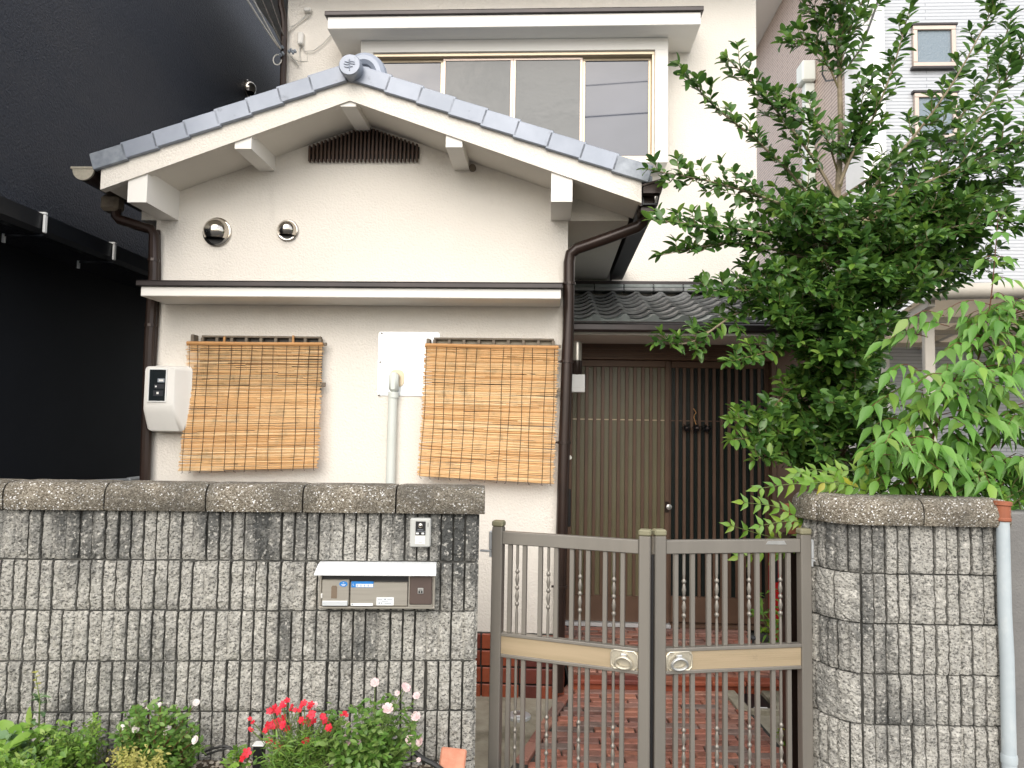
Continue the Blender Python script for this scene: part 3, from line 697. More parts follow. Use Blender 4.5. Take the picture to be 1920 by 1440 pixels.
def leaf_door(x0, x1, vv, nsl, glass, dark):
    z0, z1 = zS+.031, zH-.014
    kick = H.uw(1170, 1117, VD)[1]
    b_ = MB(); st = .034
    b_.box(x0, x0+st, vv, vv+.032, z0, z1, .003); b_.box(x1-st, x1, vv, vv+.032, z0, z1, .003)
    b_.box(x0+st+.0005, x1-st-.0005, vv, vv+.032, zT, z1, .003); b_.box(x0+st+.0005, x1-st-.0005, vv, vv+.032, z0, kick, .003)
    d_ = b_.build('door', m_brownmat, hs_)
    b_ = MB(); b_.box(x0+st, x1-st, vv+.018, vv+.024, kick, zT); b_.build('door_glass', glass, d_)
    mid = H.uw(1170, 787, VD)[1]
    b_ = MB(); b_.box(x0+st, x1-st, vv+.0120, vv+.0175, mid-.004, mid+.004); b_.build('door_rail', m_gold if not dark else m_brownmat, d_)
    for k in range(nsl):
        xx = x0+st + (x1-x0-2*st)*(k+.75)/(nsl+.5)
        b_ = MB(); b_.box(xx-.012, xx+.012, vv-.004, vv+.0115, kick+.0005, zT-.0005, .002); b_.build('door_slat', m_brownmat, d_)
    return d_
L1 = leaf_door(d0+.014, d1+.035, VD-.006, 11, m_frost, False)
L2 = leaf_door(d1+.02, d3+.02, VD+.030, 12, m_frostd, True)
p = hpx(1255, 951, VD-.02); mb = MB(); mb.lathe([(0, .020), (.006, .020), (.008, .014)], (p.x-.0, VD-.006, p.z), (0, -1, 0), 16); soft(fixn(mb.build('door_lock', m_silver, L1)))
mb = MB(); mb.box(d1+.004, d1+.031, VD-.012, VD-.0065, p.z-.04, p.z+.04, .004); mb.build('lock_plate', m_brown, L1)
p = hpx(1078, 858, VD-.02); mb = MB(); mb.lathe([(0, .016), (.008, .016)], (d0+.03, VD-.006, p.z), (0, -1, 0), 14); mb.build('door_lock', m_silver, L1)
p = hpx(1078, 950, VD-.02); mb = MB(); mb.box(d0+.017, d0+.042, VD-.016, VD-.0065, p.z-.15, p.z+.13, .005); mb.build('door_pull', m_black, L1)
mb = MB(); mb.box(d0-.02, d3+.06, VD+.06, VD+.07, zS, zH); mb.build('door_back', m_black, hs_)
# pale scraped strip beside the downpipe and the stone jamb
mb = MB(); mb.box(uR+.0015, d0-.0215, VD-.08, VD-.0, zS, zH); mb.build('door_jamb', m_greycon, hs_)
# ------------------------------------------------------------------ split-face block walls
ZC0, ZC1 = 1.153, 1.262                    # coping underside and top
def nz(p, s, seed=0): return mnoise.noise(Vector((p[0]*s+seed, p[1]*s, p[2]*s)))
def ribs(mb, F, s0, s1, z0, z1, nrib, seed, solid=.0, depth=.050):
    """one block face between arc lengths s0..s1: F(s, off) gives the plan point and off metres outwards"""
    pitch = (s1-s0)/nrib
    for k in range(nrib):
        a = s0+k*pitch + .0055 + rnd.uniform(-.0012, .0012); b = s0+(k+1)*pitch - .0030 + rnd.uniform(-.0015, .0012)
        nx, nzz = 7, 18
        prd = rnd.uniform(-.004, .004)
        shallow = rnd.random() < .12
        vs = []; fs = []
        for j in range(nzz+1):
            z = z0 + (z1-z0)*j/nzz
            zz = z + (0 if 0 < j < nzz else rnd.uniform(-.0015, .0015))
            for i in range(nx+3):
                if i == 0: s, o = a, -.026
                elif i == nx+2: s, o = b, -.026
                else:
                    t = (i-1)/nx; s = a+(b-a)*t
                    P = (s+seed, z, seed*.37)
                    o = prd + .0060*nz(P, 26) + .0050*nz(P, 60, 3) + .0042*nz(P, 120, 5)
                    edge = min(t, 1-t)*2
                    o -= .0055*(1-edge)**3
                    ev = min(j, nzz-j)/nzz*2
                    o -= .006*(1-min(1, ev*3.2))**2
                    s += .0022*nz((s, z, seed), 40, 9)
                p = F(s, o); vs.append((p[0], p[1], zz))
        w = nx+3
        for j in range(nzz):
            for i in range(nx+2): q = j*w+i; fs.append((q, q+1, q+w+1, q+w))
        # top and bottom lips
        base = len(vs)
        for j in (0, nzz):
            row = list(range(j*w, j*w+w)); fs.append(tuple(row if j else row[::-1]))
        mb.add(vs, fs)
        # groove floor
        p0 = F(b-.004, -.024 if not shallow else -.008); p1 = F(s0+(k+1)*pitch+.010, -.024 if not shallow else -.008)
        mb.add([(p0[0], p0[1], z0+.002), (p1[0], p1[1], z0+.002), (p1[0], p1[1], z1-.002), (p0[0], p0[1], z1-.002)], [(0, 1, 2, 3)])
wall = thing('garden_wall', 'long garden wall of ribbed split-face concrete blocks with mailbox, left of the gate', 'wall', LW, (-1.3, 0, 0))
wo_ = Vector((-1.3, 0, 0))
FL = lambda s, o: (s, -o)
uE = LW.px(893, 1100, 0).x
rows_z = [(ZC0-.003-.2*(r+1)+.007, ZC0-.003-.2*r) for r in range(6)]
for r, (z0, z1) in enumerate(rows_z):
    off = .0 if r % 2 == 0 else .2
    u = uE - off if off else uE
    starts = []
    if off: starts.append((uE-.2, uE))
    x = uE - off
    while x > -3.55: starts.append((x-.4, x)); x -= .4
    for (a, b) in starts:
        n_ = 8 if b-a > .3 else 4
        mb = MB(); ribs(mb, FL, a+.001, b-.002, z0, z1, n_, a*7+r*3.1); mb.build('block', m_stone, wall, wo_)
# rough right end of the wall: headers seen on edge
FE = lambda s, o: (uE + o + .002, s)
for r, (z0, z1) in enumerate(rows_z):
    mb = MB(); ribs(mb, FE, .008, .125, z0, z1, 2, r*5.3+40); mb.build('block', m_stone, wall, wo_)
mb = MB(); mb.box(-3.95, uE-.010, .022, .128, -.13, ZC0-.002); mb.build('mortar', m_mortar, wall, wo_)
for r in range(1, 7):
    mb = MB(); z = ZC0-.003-.2*r; mb.box(-3.95, uE-.008, .013, .0215, z-.004, z+.0075); mb.build('bed_joint', m_mortar, wall, wo_)
def coping(mb, F, s0, s1, n, seed, over=.022, th=.165):
    """capping stone: worn rounded front arris, flat underside"""
    prof = [(-th, ZC0), (over-.004, ZC0), (over, ZC0+.010), (over+.003, ZC0+.05), (over-.002, ZC0+.078), (over-.014, ZC0+.098), (over-.034, ZC1), (over-.09, ZC1+.002), (-th, ZC1)]
    vs = []; k = len(prof)
    for i in range(n+1):
        t = i/n; s = s0+(s1-s0)*t
        e = .006*max(0, 1-min(t, 1-t)*n)          # rounded at the joints
        for o, z in prof:
            d = .004*nz((s, z, o+seed), 22) + .0025*nz((s, z, o+seed), 60, 4)
            q = F(s, o - (e+d if o > -.05 else 0)); vs.append((q[0], q[1], z + (.4*d if z > ZC0+.02 else 0) - (e*.5 if z > ZC0+.09 else 0)))
    fs = [tuple(range(k)), tuple(range((n+1)*k-1, n*k-1, -1))]
    for i in range(n):
        for j in range(k): a = i*k+j; b = i*k+(j+1) % k; fs.append((a, b, b+k, a+k))
    mb.add(vs, fs)
jx = [LW.px(X, 930, -.02).x for X in (911, 742, 567, 385, 195, 4)]
jx += [jx[-1]-.4*k for k in range(1, 5)]
for i in range(len(jx)-1):
    mb = MB(); coping(mb, FL, jx[i+1]+.004, jx[i]-.003, 12, i*3.3); o = soft(fixn(mb.build('coping_stone', m_agg, wall, wo_)), 50)
# ------------------------------------------------------------------ curved wall right of the gate
class Curve:
    def __init__(s, pts, r=.10):
        # polyline with a rounded corner, resampled
        out = [Vector(pts[0])]
        for i in range(1, len(pts)-1):
            A, B, C_ = Vector(pts[i-1]), Vector(pts[i]), Vector(pts[i+1])
            a = (A-B).normalized(); c = (C_-B).normalized(); ra = min(r, (A-B).length*.49, (C_-B).length*.9)
            p, q = B+a*ra, B+c*ra
            for k in range(9): t = k/8; out.append(p*(1-t)**2 + B*2*t*(1-t) + q*t*t)
        out.append(Vector(pts[-1])); s.p = out; s.l = [0]
        for a, b in zip(out, out[1:]): s.l.append(s.l[-1]+(b-a).length)
        s.len = s.l[-1]
    def at(s, d):
        d = min(max(d, 0), s.len-1e-6)
        for i in range(len(s.l)-1):
            if s.l[i+1] >= d: break
        t = (d-s.l[i])/max(1e-9, s.l[i+1]-s.l[i]); p = s.p[i]*(1-t)+s.p[i+1]*t
        def tg(j): return (s.p[min(j+1, len(s.p)-1)]-s.p[max(j-1, 0)]).normalized()
        T = (tg(i)*(1-t)+tg(i+1)*t).normalized(); return p, T
PY = 3.05
pxe = P3(1868, 1200, PY).x
cv = Curve([(pxe+.06, PY), (1.365, PY), (1.272, PY+.27)], .12)
def FP(s, o):
    p, T = cv.at(s); nrm = Vector((-T.y, T.x))      # travelling leftwards, outward is towards the camera
    if nrm.y > 0 and abs(T.x) > .5: nrm = -nrm
    q = p + (Vector((-T.y, T.x)) if Vector((-T.y, T.x)).dot(Vector((-.4, -1))) > 0 else Vector((T.y, -T.x)))*o
    return (q.x, q.y)
pil = thing('gate_pier', 'short ribbed block wall with rounded corner and overhanging shrubs, right of the gate', 'wall', WLD, (1.7, 3.1, 0))
po = Vector((1.7, 3.1, 0))
tot = cv.len
for r, (z0, z1) in enumerate(rows_z):
    off = 0 if r % 2 == 0 else .2
    s = 0.0 - off
    s = -off
    while s < tot-.02:
        a, b = max(s, 0), min(s+.4, tot)
        if tot-b < .12: b = tot
        n_ = max(1, round((b-a)/.05))
        if r >= 1 and a > tot-.36 : n_ = 3 if b-a > .2 else 1
        mb = MB(); ribs(mb, FP, a+.002, b-.002, z0-.012, z1-.012, n_, s*5+r*2.7+90); mb.build('block', m_stone, pil, po)
        if b == tot: break
        s += .4
mb = MB()
pl = [FP(tot*i/40, -.020) for i in range(41)] + [(1.40, PY+.272), (pxe+.06, PY+.272)]
mb.prismz(pl[::-1], -.13, ZC0-.014); fixn(mb.build('mortar', m_mortar, pil, po))
cj = [0, P3(1731, 955, PY-.02).x, P3(1537, 950, PY).x, 0]
s_of = lambda x: (pxe+.06)-x
sj = [0.0, s_of(cj[1]), s_of(cj[2])-.0, tot]
for i in range(3):
    mb = MB(); coping(mb, lambda s, o: FP(s, o*1.2), sj[i]+.003, sj[i+1]-.003, 16, i*2.1+7, .026, .10)
    o = soft(fixn(mb.build('coping_stone', m_agg, pil, po)), 50); o.location.z = -.012
mb = MB(); ca = [FP(tot*i/30, -.085) for i in range(31)] + [(1.42, PY+.26), (pxe+.06, PY+.26)]
mb.prismz(ca[::-1], ZC0-.013, ZC1-.018); fixn(mb.build('coping_core', m_agg, pil, po))
# neighbour's cement wall and the old drain pipe at the right edge
nw = MB(); nw.box(pxe+.062, 3.2, PY+.10, PY+.28, -.03, 1.19, .008)
o = nw.build('cement_wall', m_greycon, None, (2.6, PY+.19, 0)); o.location = (2.6, PY+.19, 0); tag(o, 'plain rough grey cement wall behind the blue drain pipe', 'wall')
dp = thing('drain_pipe', 'weathered pale blue drain pipe with a terracotta collar at the end of the block wall', 'pipe', WLD, P3(1890, 1440, PY-.02))
pb = [P3(1880, 972, PY-.02), P3(1884, 1150, PY-.02), P3(1888, 1230, PY-.02), P3(1892, 1420, PY-.02), P3(1897, 1560, PY-.02)]
do_ = P3(1890, 1440, PY-.02)
mb = MB(); mb.tube(pb, [.0245, .0255, .026, .027, .028], 16); soft(fixn(mb.build('pipe_shaft', m_bluepvc, dp, do_)))
mb = MB(); a = pb[3]; mb.lathe([(-.02, .030), (0, .031), (.012, .029)], a, (0, 0, 1), 16); soft(fixn(mb.build('pipe_socket', m_bluepvc, dp, do_)))
mb = MB(); a = pb[0]; mb.lathe([(-.012, .0275), (-.008, .031), (.0, .031), (.004, .0285), (.05, .029), (.054, .034), (.068, .034), (.07, .026)], a, (.03, .02, 1), 18); soft(fixn(mb.build('collar', m_terra, dp, do_)), 30)
# ------------------------------------------------------------------ mailbox let into the wall
vM_ = -.048
def lw(X, Y, v=vM_): p = LW.px(X, Y, v); return p.x, p.z
a, zt = lw(599, 1084); b, zb = lw(815, 1142)
mbx = thing('mailbox', 'stainless steel built-in mailbox with white hood, blue stickers and brown lock panel', 'mailbox', LW, ((a+b)/2, 0, zb))
mo = Vector(((a+b)/2, 0, zb))
e = .009
mb = MB(); mb.box(a, b, vM_, .02, zb, zb+e, .002); mb.box(a, b, vM_+.001, .02, zt+.03, zt+.036); mb.box(a, a+e, vM_, .02, zb+e+.0005, zt+.0295, .002); mb.box(b-e, b, vM_, .02, zb+e+.0005, zt+.0295, .002)
mb.box(a+e, b-e, .010, .02, zb+e, zt+.03); mb.build('mailbox_frame', m_ssteel, mbx, mo)
x1 = lw(657, 1100)[0]; x2 = lw(767, 1100)[0]
h0, ht = lw(597, 1058, -.01); hb0, hb = lw(597, 1079, -.075); h1 = lw(818, 1058, -.03)[0]
mb = MB(); ht = lw(597, 1058, -.035)[1]; hb = lw(597, 1079, -.082)[1]
mb.hexa([(h0-.002, -.082, hb), (h1+.002, -.082, hb), (h1, .012, hb), (h0+.004, .012, hb), (h0-.002, -.083, hb+.004), (h1+.002, -.083, hb+.004), (h1, -.036, ht), (h0+.004, -.036, ht)])
mb.hexa([(h0+.004, -.036, ht-.004), (h1, -.036, ht-.004), (h1, .012, ht-.002), (h0+.004, .012, ht-.002), (h0+.004, -.036, ht+.0005), (h1, -.036, ht+.0005), (h1, .012, ht+.004), (h0+.004, .012, ht+.004)]); mb.build('hood', m_hood, mbx, mo)
# left collection door, slot flap, lock panel
zslot = lw(657, 1089)[1]; zd1 = lw(610, 1086)[1]
mb = MB(); mb.box(a+e+.002, x1-.004, vM_-.004, vM_+.010, zb+e+.003, zd1, .003); d_ = mb.build('mailbox_door', m_ssteel, mbx, mo)
mb = MB(); mb.box(a+e+.006, x1-.008, vM_-.010, vM_-.0045, zb+e+.004, zb+e+.024, .002); mb.build('door_lip', m_alu, d_, mo)
cx_, cz_ = lw(644, 1095, vM_-.005)
mb = MB(); n_ = 20; pts = [(cx_+.0165*math.cos(2*PI*i/n_), cz_+.011*math.sin(2*PI*i/n_)) for i in range(n_)]
mb.prism(pts, vM_-.0055, vM_-.0042); st_ = fixn(mb.build('oval_sticker', m_blue, d_, mo))
mb = MB()
for (dx, dz, w_) in ((-.003, .0045, .006), (-.009, -.002, .018), (-.006, -.006, .012)): mb.box(cx_+dx, cx_+dx+w_, vM_-.0062, vM_-.0056, cz_+dz-.001, cz_+dz+.001)
mb.build('print', m_paper, d_, mo)
l0, lt = lw(621.5, 1098, vM_-.005); l1, lb = lw(631.5, 1122, vM_-.005)
mb = MB(); mb.prism([(l0, lb), (l1, lb), (l1, lt-.006), (l1-.004, lt), (l0+.004, lt), (l0, lt-.006)], vM_-.0055, vM_-.0042); fixn(mb.build('name_label', m_label, d_, mo))
mb = MB(); mb.box(a+e+.000, a+e+.006, vM_-.010, vM_-.001, lb-.0, lb+.02, .002); mb.build('latch', m_meter, d_, mo)
mb = MB(); mb.box(x1, x2-.004, vM_-.004, vM_+.010, zb+e+.003, zslot-.004, .003); fl_ = mb.build('letter_flap', m_ssteel, mbx, mo)
mb = MB(); mb.box(a+e, x2-.004, vM_+.012, vM_+.016, zslot-.006, zt+.03); mb.build('letter_slot', m_black, mbx, mo)
q0, qt = lw(659, 1090, vM_-.005); q1, qb = lw(700, 1101.5, vM_-.005)
mb = MB(); mb.box(q0, q1, vM_-.0055, vM_-.0042, qb, qt); mb.build('banner_sticker', m_blue, fl_, mo)
mb = MB(); mb.box(q0+.018, q1-.001, vM_-.0062, vM_-.0056, qb+.0015, qb+.014); mb.build('banner_strip', m_paper, fl_, mo)
mb = MB()
for k in range(4):
    for (dx, dz, w_, h_) in ((0, .006, .006, .0012), (.002, .003, .0012, .006), (0, .002, .006, .001)): mb.box(q0+.021+k*.0145+dx, q0+.021+k*.0145+dx+w_, vM_-.0068, vM_-.0063, qb+.0025+dz, qb+.0025+dz+h_)
mb.build('banner_print', m_blue, fl_, mo)
mb = MB(); mb.lathe([(0, .0045), (.0006, .0045)], (q0+.010, vM_-.0056, qb+.0115), (0, -1, 0), 12); mb.build('emblem', m_paper, fl_, mo)
mb = MB(); mb.lathe([(0, .0042), (.0006, .0042)], (q0+.0115, vM_-.0062, qb+.0125), (0, -1, 0), 12); mb.build('emblem', m_blue, fl_, mo)
s0, stt = lw(706, 1120, vM_-.005); s1, sb = lw(738, 1135, vM_-.005)
mb = MB(); mb.box(s0, s1, vM_-.0055, vM_-.0042, sb, stt); mb.build('paper_sticker', m_paper, fl_, mo)
mb = MB()
for (fx, w_, fz, h_) in ((.08, .25, .72, .10), (.44, .12, .68, .18), (.62, .30, .72, .10), (.30, .40, .48, .08), (.12, .10, .2, .16), (.27, .08, .2, .16), (.46, .42, .22, .1)):
    W_ = s1-s0; H_ = stt-sb; mb.box(s0+fx*W_, s0+(fx+w_)*W_, vM_-.006, vM_-.0056, sb+fz*H_, sb+(fz+h_)*H_)
mb.build('sticker_print', m_ink, fl_, mo)
s0, stt = lw(658, 1131, vM_-.005); s1, sb = lw(699, 1136, vM_-.005)
mb = MB(); mb.box(s0, s1, vM_-.0055, vM_-.0042, sb, stt); mb.build('paper_sticker', m_paper, fl_, mo)
mb = MB(); mb.box(s0+.003, s0+.010, vM_-.006, vM_-.0056, sb+.003, stt-.002); mb.build('sticker_print', m_ink, fl_, mo)
mb = MB(); mb.box(x2-.002, b-e-.0005, vM_-.001, vM_+.010, zb+e+.0005, zt+.029); mb.build('side_panel', m_ssteel, mbx, mo)
y0 = lw(769, 1079)[0]; y1 = lw(811, 1079)[0]; zl = lw(790, 1133)[1]; zl1 = lw(790, 1079.5)[1]
mb = MB(); mb.box(y0, y1, vM_-.010, vM_-.0015, zl, zl1, .004); lk = mb.build('lock_panel', m_lockp, mbx, mo)
c_, cz = lw(788.5, 1108, vM_-.012)
mb = MB(); mb.box(c_-.0115, c_+.0115, vM_-.0125, vM_-.0102, cz-.0115, cz+.0115, .001); mb.build('latch_plate', m_silver, lk, mo)
mb = MB()
for dx in (-.008, .002): mb.box(c_+dx, c_+dx+.006, vM_-.0135, vM_-.0127, cz-.009, cz+.001, .0)
mb.box(c_-.006, c_+.006, vM_-.0135, vM_-.0127, cz+.003, cz+.0055); mb.build('latch_mark', m_black, lk, mo)
# ------------------------------------------------------------------ intercom
vI = -.030
a, zt = lw(769, 972, vI); b, zb = lw(807, 1026, vI)
ic = thing('intercom', 'light grey doorbell intercom with camera above the mailbox', 'intercom', LW, ((a+b)/2, 0, zb)); io_ = Vector(((a+b)/2, 0, zb))
mb = MB(); mb.box(a, b, vI, .012, zb, zt, .005); mb.build('housing', m_intercom, ic, io_)
w = b-a; h = zt-zb
mb = MB(); mb.box(a+.27*w, a+.75*w, vI-.003, vI-.0002, zb+.42*h, zt-.10*h, .002); fp = mb.build('camera_panel', m_black, ic, io_)
mb = MB(); mb.lathe([(0, .011), (.003, .0105), (.006, .008), (.0075, .004), (.008, .0005)], (a+.51*w, vI-.0032, zb+.76*h), (0, -1, 0), 16); soft(fixn(mb.build('camera_lens', m_chrome, fp, io_)), 80)
mb = MB(); mb.box(a+.37*w, a+.64*w, vI-.0038, vI-.0031, zb+.60*h, zb+.615*h); mb.box(a+.27*w, a+.75*w, vI-.0036, vI-.0031, zb+.548*h, zb+.556*h); mb.build('print', m_ink, fp, io_)
for f in (.30, .56): 
    mb = MB(); mb.box(a+f*w, a+(f+.13)*w, vI-.0045, vI-.0031, zb+.45*h, zb+.51*h, .001); mb.build('button_light', m_white, fp, io_)
mb = MB(); mb.box(a+.26*w, a+.74*w, vI-.002, vI-.0002, zb+.10*h, zb+.39*h, .001); bt_ = mb.build('call_button', m_meter, ic, io_)
mb = MB(); mb.box(a+.26*w, a+.74*w, vI-.0027, vI-.0021, zb+.245*h, zb+.255*h); mb.box(a+.42*w, a+.60*w, vI-.0027, vI-.0021, zb+.165*h, zb+.18*h); mb.build('button_line', m_ink, bt_, io_)
mb = MB(); mb.box(a+.85*w, a+.875*w, vI-.0008, vI-.0001, zb+.71*h, zb+.85*h); mb.build('microphone_slot', m_black, ic, io_)
# ------------------------------------------------------------------ gate: two leaves
gate_g = 'leaves of the front gate'
def gate_leaf(A, B, label, left):
    A, B = Vector((A[0], A[1], 0)), Vector((B[0], B[1], 0)); d = B-A; ln = d.length; an = math.degrees(math.atan2(d.y, d.x))
    F = Frame(A, an); t = thing('gate_leaf', label, 'gate', F, (0, 0, 0), gate_g)
    zt0, zt1 = CAMH-.4985, CAMH-.443        # top rail
    zm0, zm1 = CAMH-.984, CAMH-.880        # panel band
    zb = -.095
    pw = .024
    for x in (0, ln):
        b_ = MB(); b_.box(x-pw, x+pw, -.022, .022, -.11, CAMH-.4245, .004); p_ = b_.build('gate_post', m_gate, t)
        b_ = MB(); b_.box(x-pw-.002, x+pw+.002, -.024, .024, CAMH-.424, CAMH-.398, .006); b_.build('post_cap', m_gatecap, p_)
    b_ = MB(); b_.box(pw+.0005, ln-pw-.0005, -.017, .017, zt0, zt1, .003); b_.build('top_rail', m_gate, t)
    for z0, z1, nm in ((zm1-.014, zm1, 'middle_rail'), (zm0, zm0+.014, 'middle_rail'), (zb, zb+.05, 'bottom_rail')):
        b_ = MB(); b_.box(pw+.0005, ln-pw-.0005, -.019, .017, z0, z1, .002); b_.build(nm, m_gate, t)
    b_ = MB(); b_.box(pw+.0008, ln-pw-.0008, -.012, .010, zm0+.0145, zm1-.0145); pn = b_.build('band_panel', m_gold, t)
    if not left:
        for k in range(5):
            b_ = MB(); z = (zm0+zm1)/2 + (k-2)*.009; b_.box(.13, ln-pw-.004, -.0128, -.0122, z, z+.0018); b_.build('panel_groove', m_gold, pn)
    # handle plate and ring
    hx0, hx1 = (ln-pw-.112, ln-pw-.004) if left else (pw+.004, pw+.112)
    c = .012; z0, z1 = zm0+.0155, zm1-.0155
    pts = [(hx0+c, z0), (hx1-c, z0), (hx1-c*.6, z0+c*.6), (hx1, z0+c), (hx1, z1-c), (hx1-c*.6, z1-c*.6), (hx1-c, z1), (hx0+c, z1), (hx0+c*.6, z1-c*.6), (hx0, z1-c), (hx0, z0+c), (hx0+c*.6, z0+c*.6)]
    b_ = MB(); b_.box(hx0, hx1, -.0165, -.0125, z0, z1); hp = b_.build('handle_plate', m_pewter, t)
    b_ = MB(); b_.tube([(x_, -.018, z_) for x_, z_ in pts], .0032, 6, closed=True); soft(b_.build('plate_rim', m_pewter, hp))
    cx = (hx0+hx1)/2 + (.0 if left else -.004); cz = (z0+z1)/2
    b_ = MB(); b_.box(cx-.013, cx+.013, -.034, -.017, z1-.022, z1-.008, .004); b_.build('ring_mount', m_silver, hp)
    ring = []
    for k in range(20):
        th = 2*PI*k/20; rx = .031*(1+.18*(-math.sin(th))); ring.append((cx+rx*math.cos(th)*1.05, -.032-.004*math.sin(th), cz-.008+.0235*math.sin(th)))
    b_ = MB(); b_.tube(ring, .0064, 8, closed=True); soft(b_.build('ring_handle', m_pewter if left else m_silver, hp))
    # bars in threes, the middle one turned
    fr = [(.055, 0), (.111, 1), (.168, 0), (.288, 0), (.348, 1), (.407, 0), (.522, 0), (.582, 1), (.640, 0), (.762, 0), (.824, 1), (.886, 0)] if left else \
         [(.080, 0), (.140, 1), (.201, 0), (.320, 0), (.380, 1), (.440, 0), (.560, 0), (.620, 1), (.680, 0), (.796, 0), (.856, 1), (.916, 0)]
    for f, turned in fr:
        x = pw + f*(ln-2*pw)
        for z0, z1, up in ((zm1+.0005, zt0-.0005, True), (zb+.0505, zm0-.0005, False)):
            b_ = MB()
            if not turned:
                b_.box(x-.0095, x+.0095, -.009, .009, z0, z1, .002); b_.build('gate_bar', m_gate, t)
            else:
                if up: bead = [z1-.115, z1-.185, z1-.255]
                else: bead = [z1-.232, z1-.306, z1-.380]
                pr = [(z1, .0065)]
                pr += [(bead[0]+.035, .0068), (bead[0]+.013, .0050)]
                for i, zb_ in enumerate(bead):
                    pr += [(zb_+.010, .0045), (zb_+.006, .0080), (zb_, .0098), (zb_-.006, .0080), (zb_-.010, .0045)]
                    if i < 2: pr += [(zb_-.018, .0065), (zb_-.035, .0094), (zb_-.052, .0065)]
                pr += [(bead[2]-.020, .0055), (bead[2]-.045, .0068), (z0, .0065)]
                b_.lathe([(-(z-z1), r_) for z, r_ in pr], (x, 0, z1), (0, 0, -1), 10)
                ob = fixn(b_.build('turned_baluster', m_gate, t)); soft(ob, 50)
    return t, F, ln
xa = lambda X, d: P3(X, 1000, d).x
gl, GF1, gln1 = gate_leaf((xa(935, 3.31), 3.31), (xa(1210, 3.09), 3.09), 'left leaf of bronze aluminium gate, swung slightly towards the street, smooth gold band', True)
gr, GF2, gln2 = gate_leaf((xa(1236, 3.10), 3.10), (xa(1507, 3.21), 3.21), 'right leaf of bronze aluminium gate with fine grooved gold band and white scratch', False)
mb = MB(); mb.box(gln1+.026, gln1+.034, -.004, .012, .08, 1.0); mb.build('meeting_strip', m_black, gl)
z_ = CAMH-.880
mb = MB(); mb.lathe([(.0, .006), (.018, .006), (.020, .024), (.028, .028), (.036, .020), (.038, .004)], (gln2*.655, .02, z_-.002), (0, 0, 1), 14); soft(fixn(mb.build('latch_knob', m_black, gr)), 50)
mb = MB(); mb.prism([(gln2*.715, CAMH-.462), (gln2*.86, CAMH-.464), (gln2*.845, CAMH-.448), (gln2*.73, CAMH-.449)], -.0185, -.0172); fixn(mb.build('paint_scratch', m_silver, gr))
mb = MB(); mb.box(gln2+.0245, gln2+.030, -.010, .004, .45, .88, .002); mb.build('edge_wear', m_silver, gr)
for F, x, sgn, par in ((GF1, -.024, -1, gl), (GF2, gln2+.024, 1, gr)):
    zc = CAMH-.53
    mb = MB(); q0 = sorted((x+sgn*.001, x+sgn*.020)); mb.box(q0[0], q0[1], -.012, .012, zc+.0, zc+.085, .006); mb.lathe([(0, .007), (.03, .007)], (x+sgn*.012, 0, zc-.03), (0, 0, 1), 10)
    q = sorted((x+sgn*.006, x+sgn*.062)); mb.box(q[0], q[1], -.007, .007, zc-.010, zc-.0005, .002); ob = mb.build('hinge', m_alu, par)
# ------------------------------------------------------------------ yard paving
zP = .0
cp = MB(); cp.box(-1.2, 2.2, 3.345, 4.40, -.13, .0)
o = struct('yard_concrete', cp, m_concrete, 'old stained concrete in the yard beside the brick path')
pth = thing('brick_path', 'worn red brick path running from the gate to the entrance step', 'path', WLD, (.7, 3.7, 0)); pth['kind'] = 'structure'
mb = MB(); 
xl = lambda y: .37 - (y-3.1)*.0 if False else None
# left border runs diagonally: px (1052,1292) at the step to (965,1440) near the gate
bA = WLD.px(1062, 1296, 0, 2); bB = WLD.px(966, 1440, 0, 2)
def left_edge(y): return bB.x + (bA.x-bB.x)*(y-bB.y)/(bA.y-bB.y)
pit0 = WLD.px(1372, 1300, 0, 2); pit1 = WLD.px(1440, 1338, 0, 2)
xr_lim = pit1.x+.02
mb.add([(left_edge(3.35)-.02, 3.35, .004), (1.32, 3.35, .004), (1.32, pit1.y-.03, .004), (pit0.x-.06, pit1.y-.03, .004), (pit0.x-.06, 4.33, .004), (left_edge(4.33), 4.33, .004)], [(0, 1, 2, 3, 4, 5)])
po_ = Vector((.7, 3.7, 0)); mb.build('joint_bed', m_mortar, pth, po_)
bl, bw_ = .205, .0675
pv = []
def paver_mesh(l, w, h=.03, b=.005):
    b_ = MB(); b_.box(-l/2, l/2, -w/2, w/2, -h, 0, b); return b_.build('paver', m_pave, mesh_only=True)
full = paver_mesh(bl-.008, bw_-.008); cache = {}
def pave(parent, org, x0f, x1f, y0, y1, z, rot=0., bl_=bl, bw=bw_):
    r = 0; y = y0
    while y < y1-.02:
        xa_, xb_ = x0f(y+bw/2), x1f(y+bw/2)
        x = math.floor((xa_)/bl_)*bl_ + (r % 2)*bl_*.5 - bl_ + (r*37 % 5)*.013
        while x < xb_:
            a_, b_ = max(x, xa_), min(x+bl_, xb_)
            if b_-a_ > .035:
                if abs(b_-a_-bl_) < .002: me = full
                else:
                    k = round((b_-a_)/.01)
                    me = cache.get(k) or cache.setdefault(k, paver_mesh(k*.01-.008, bw-.008))
                inst('brick', me, Matrix.Translation(Vector(((a_+b_)/2, y+bw/2, z+.018+rnd.uniform(-.0025, .002))) - org) @ Matrix.Rotation(rnd.gauss(0, .012), 4, 'Z') @ Matrix.Rotation(rnd.gauss(0, .010), 4, 'X') @ Matrix.Rotation(rnd.gauss(0, .005), 4, 'Y'), parent)
            x += bl_
        y += bw; r += 1
pave(pth, po_, lambda y: left_edge(y)+.055, lambda y: (1.30 if y < pit1.y-.02 else pit0.x-.06), 3.35, 4.325, .004)
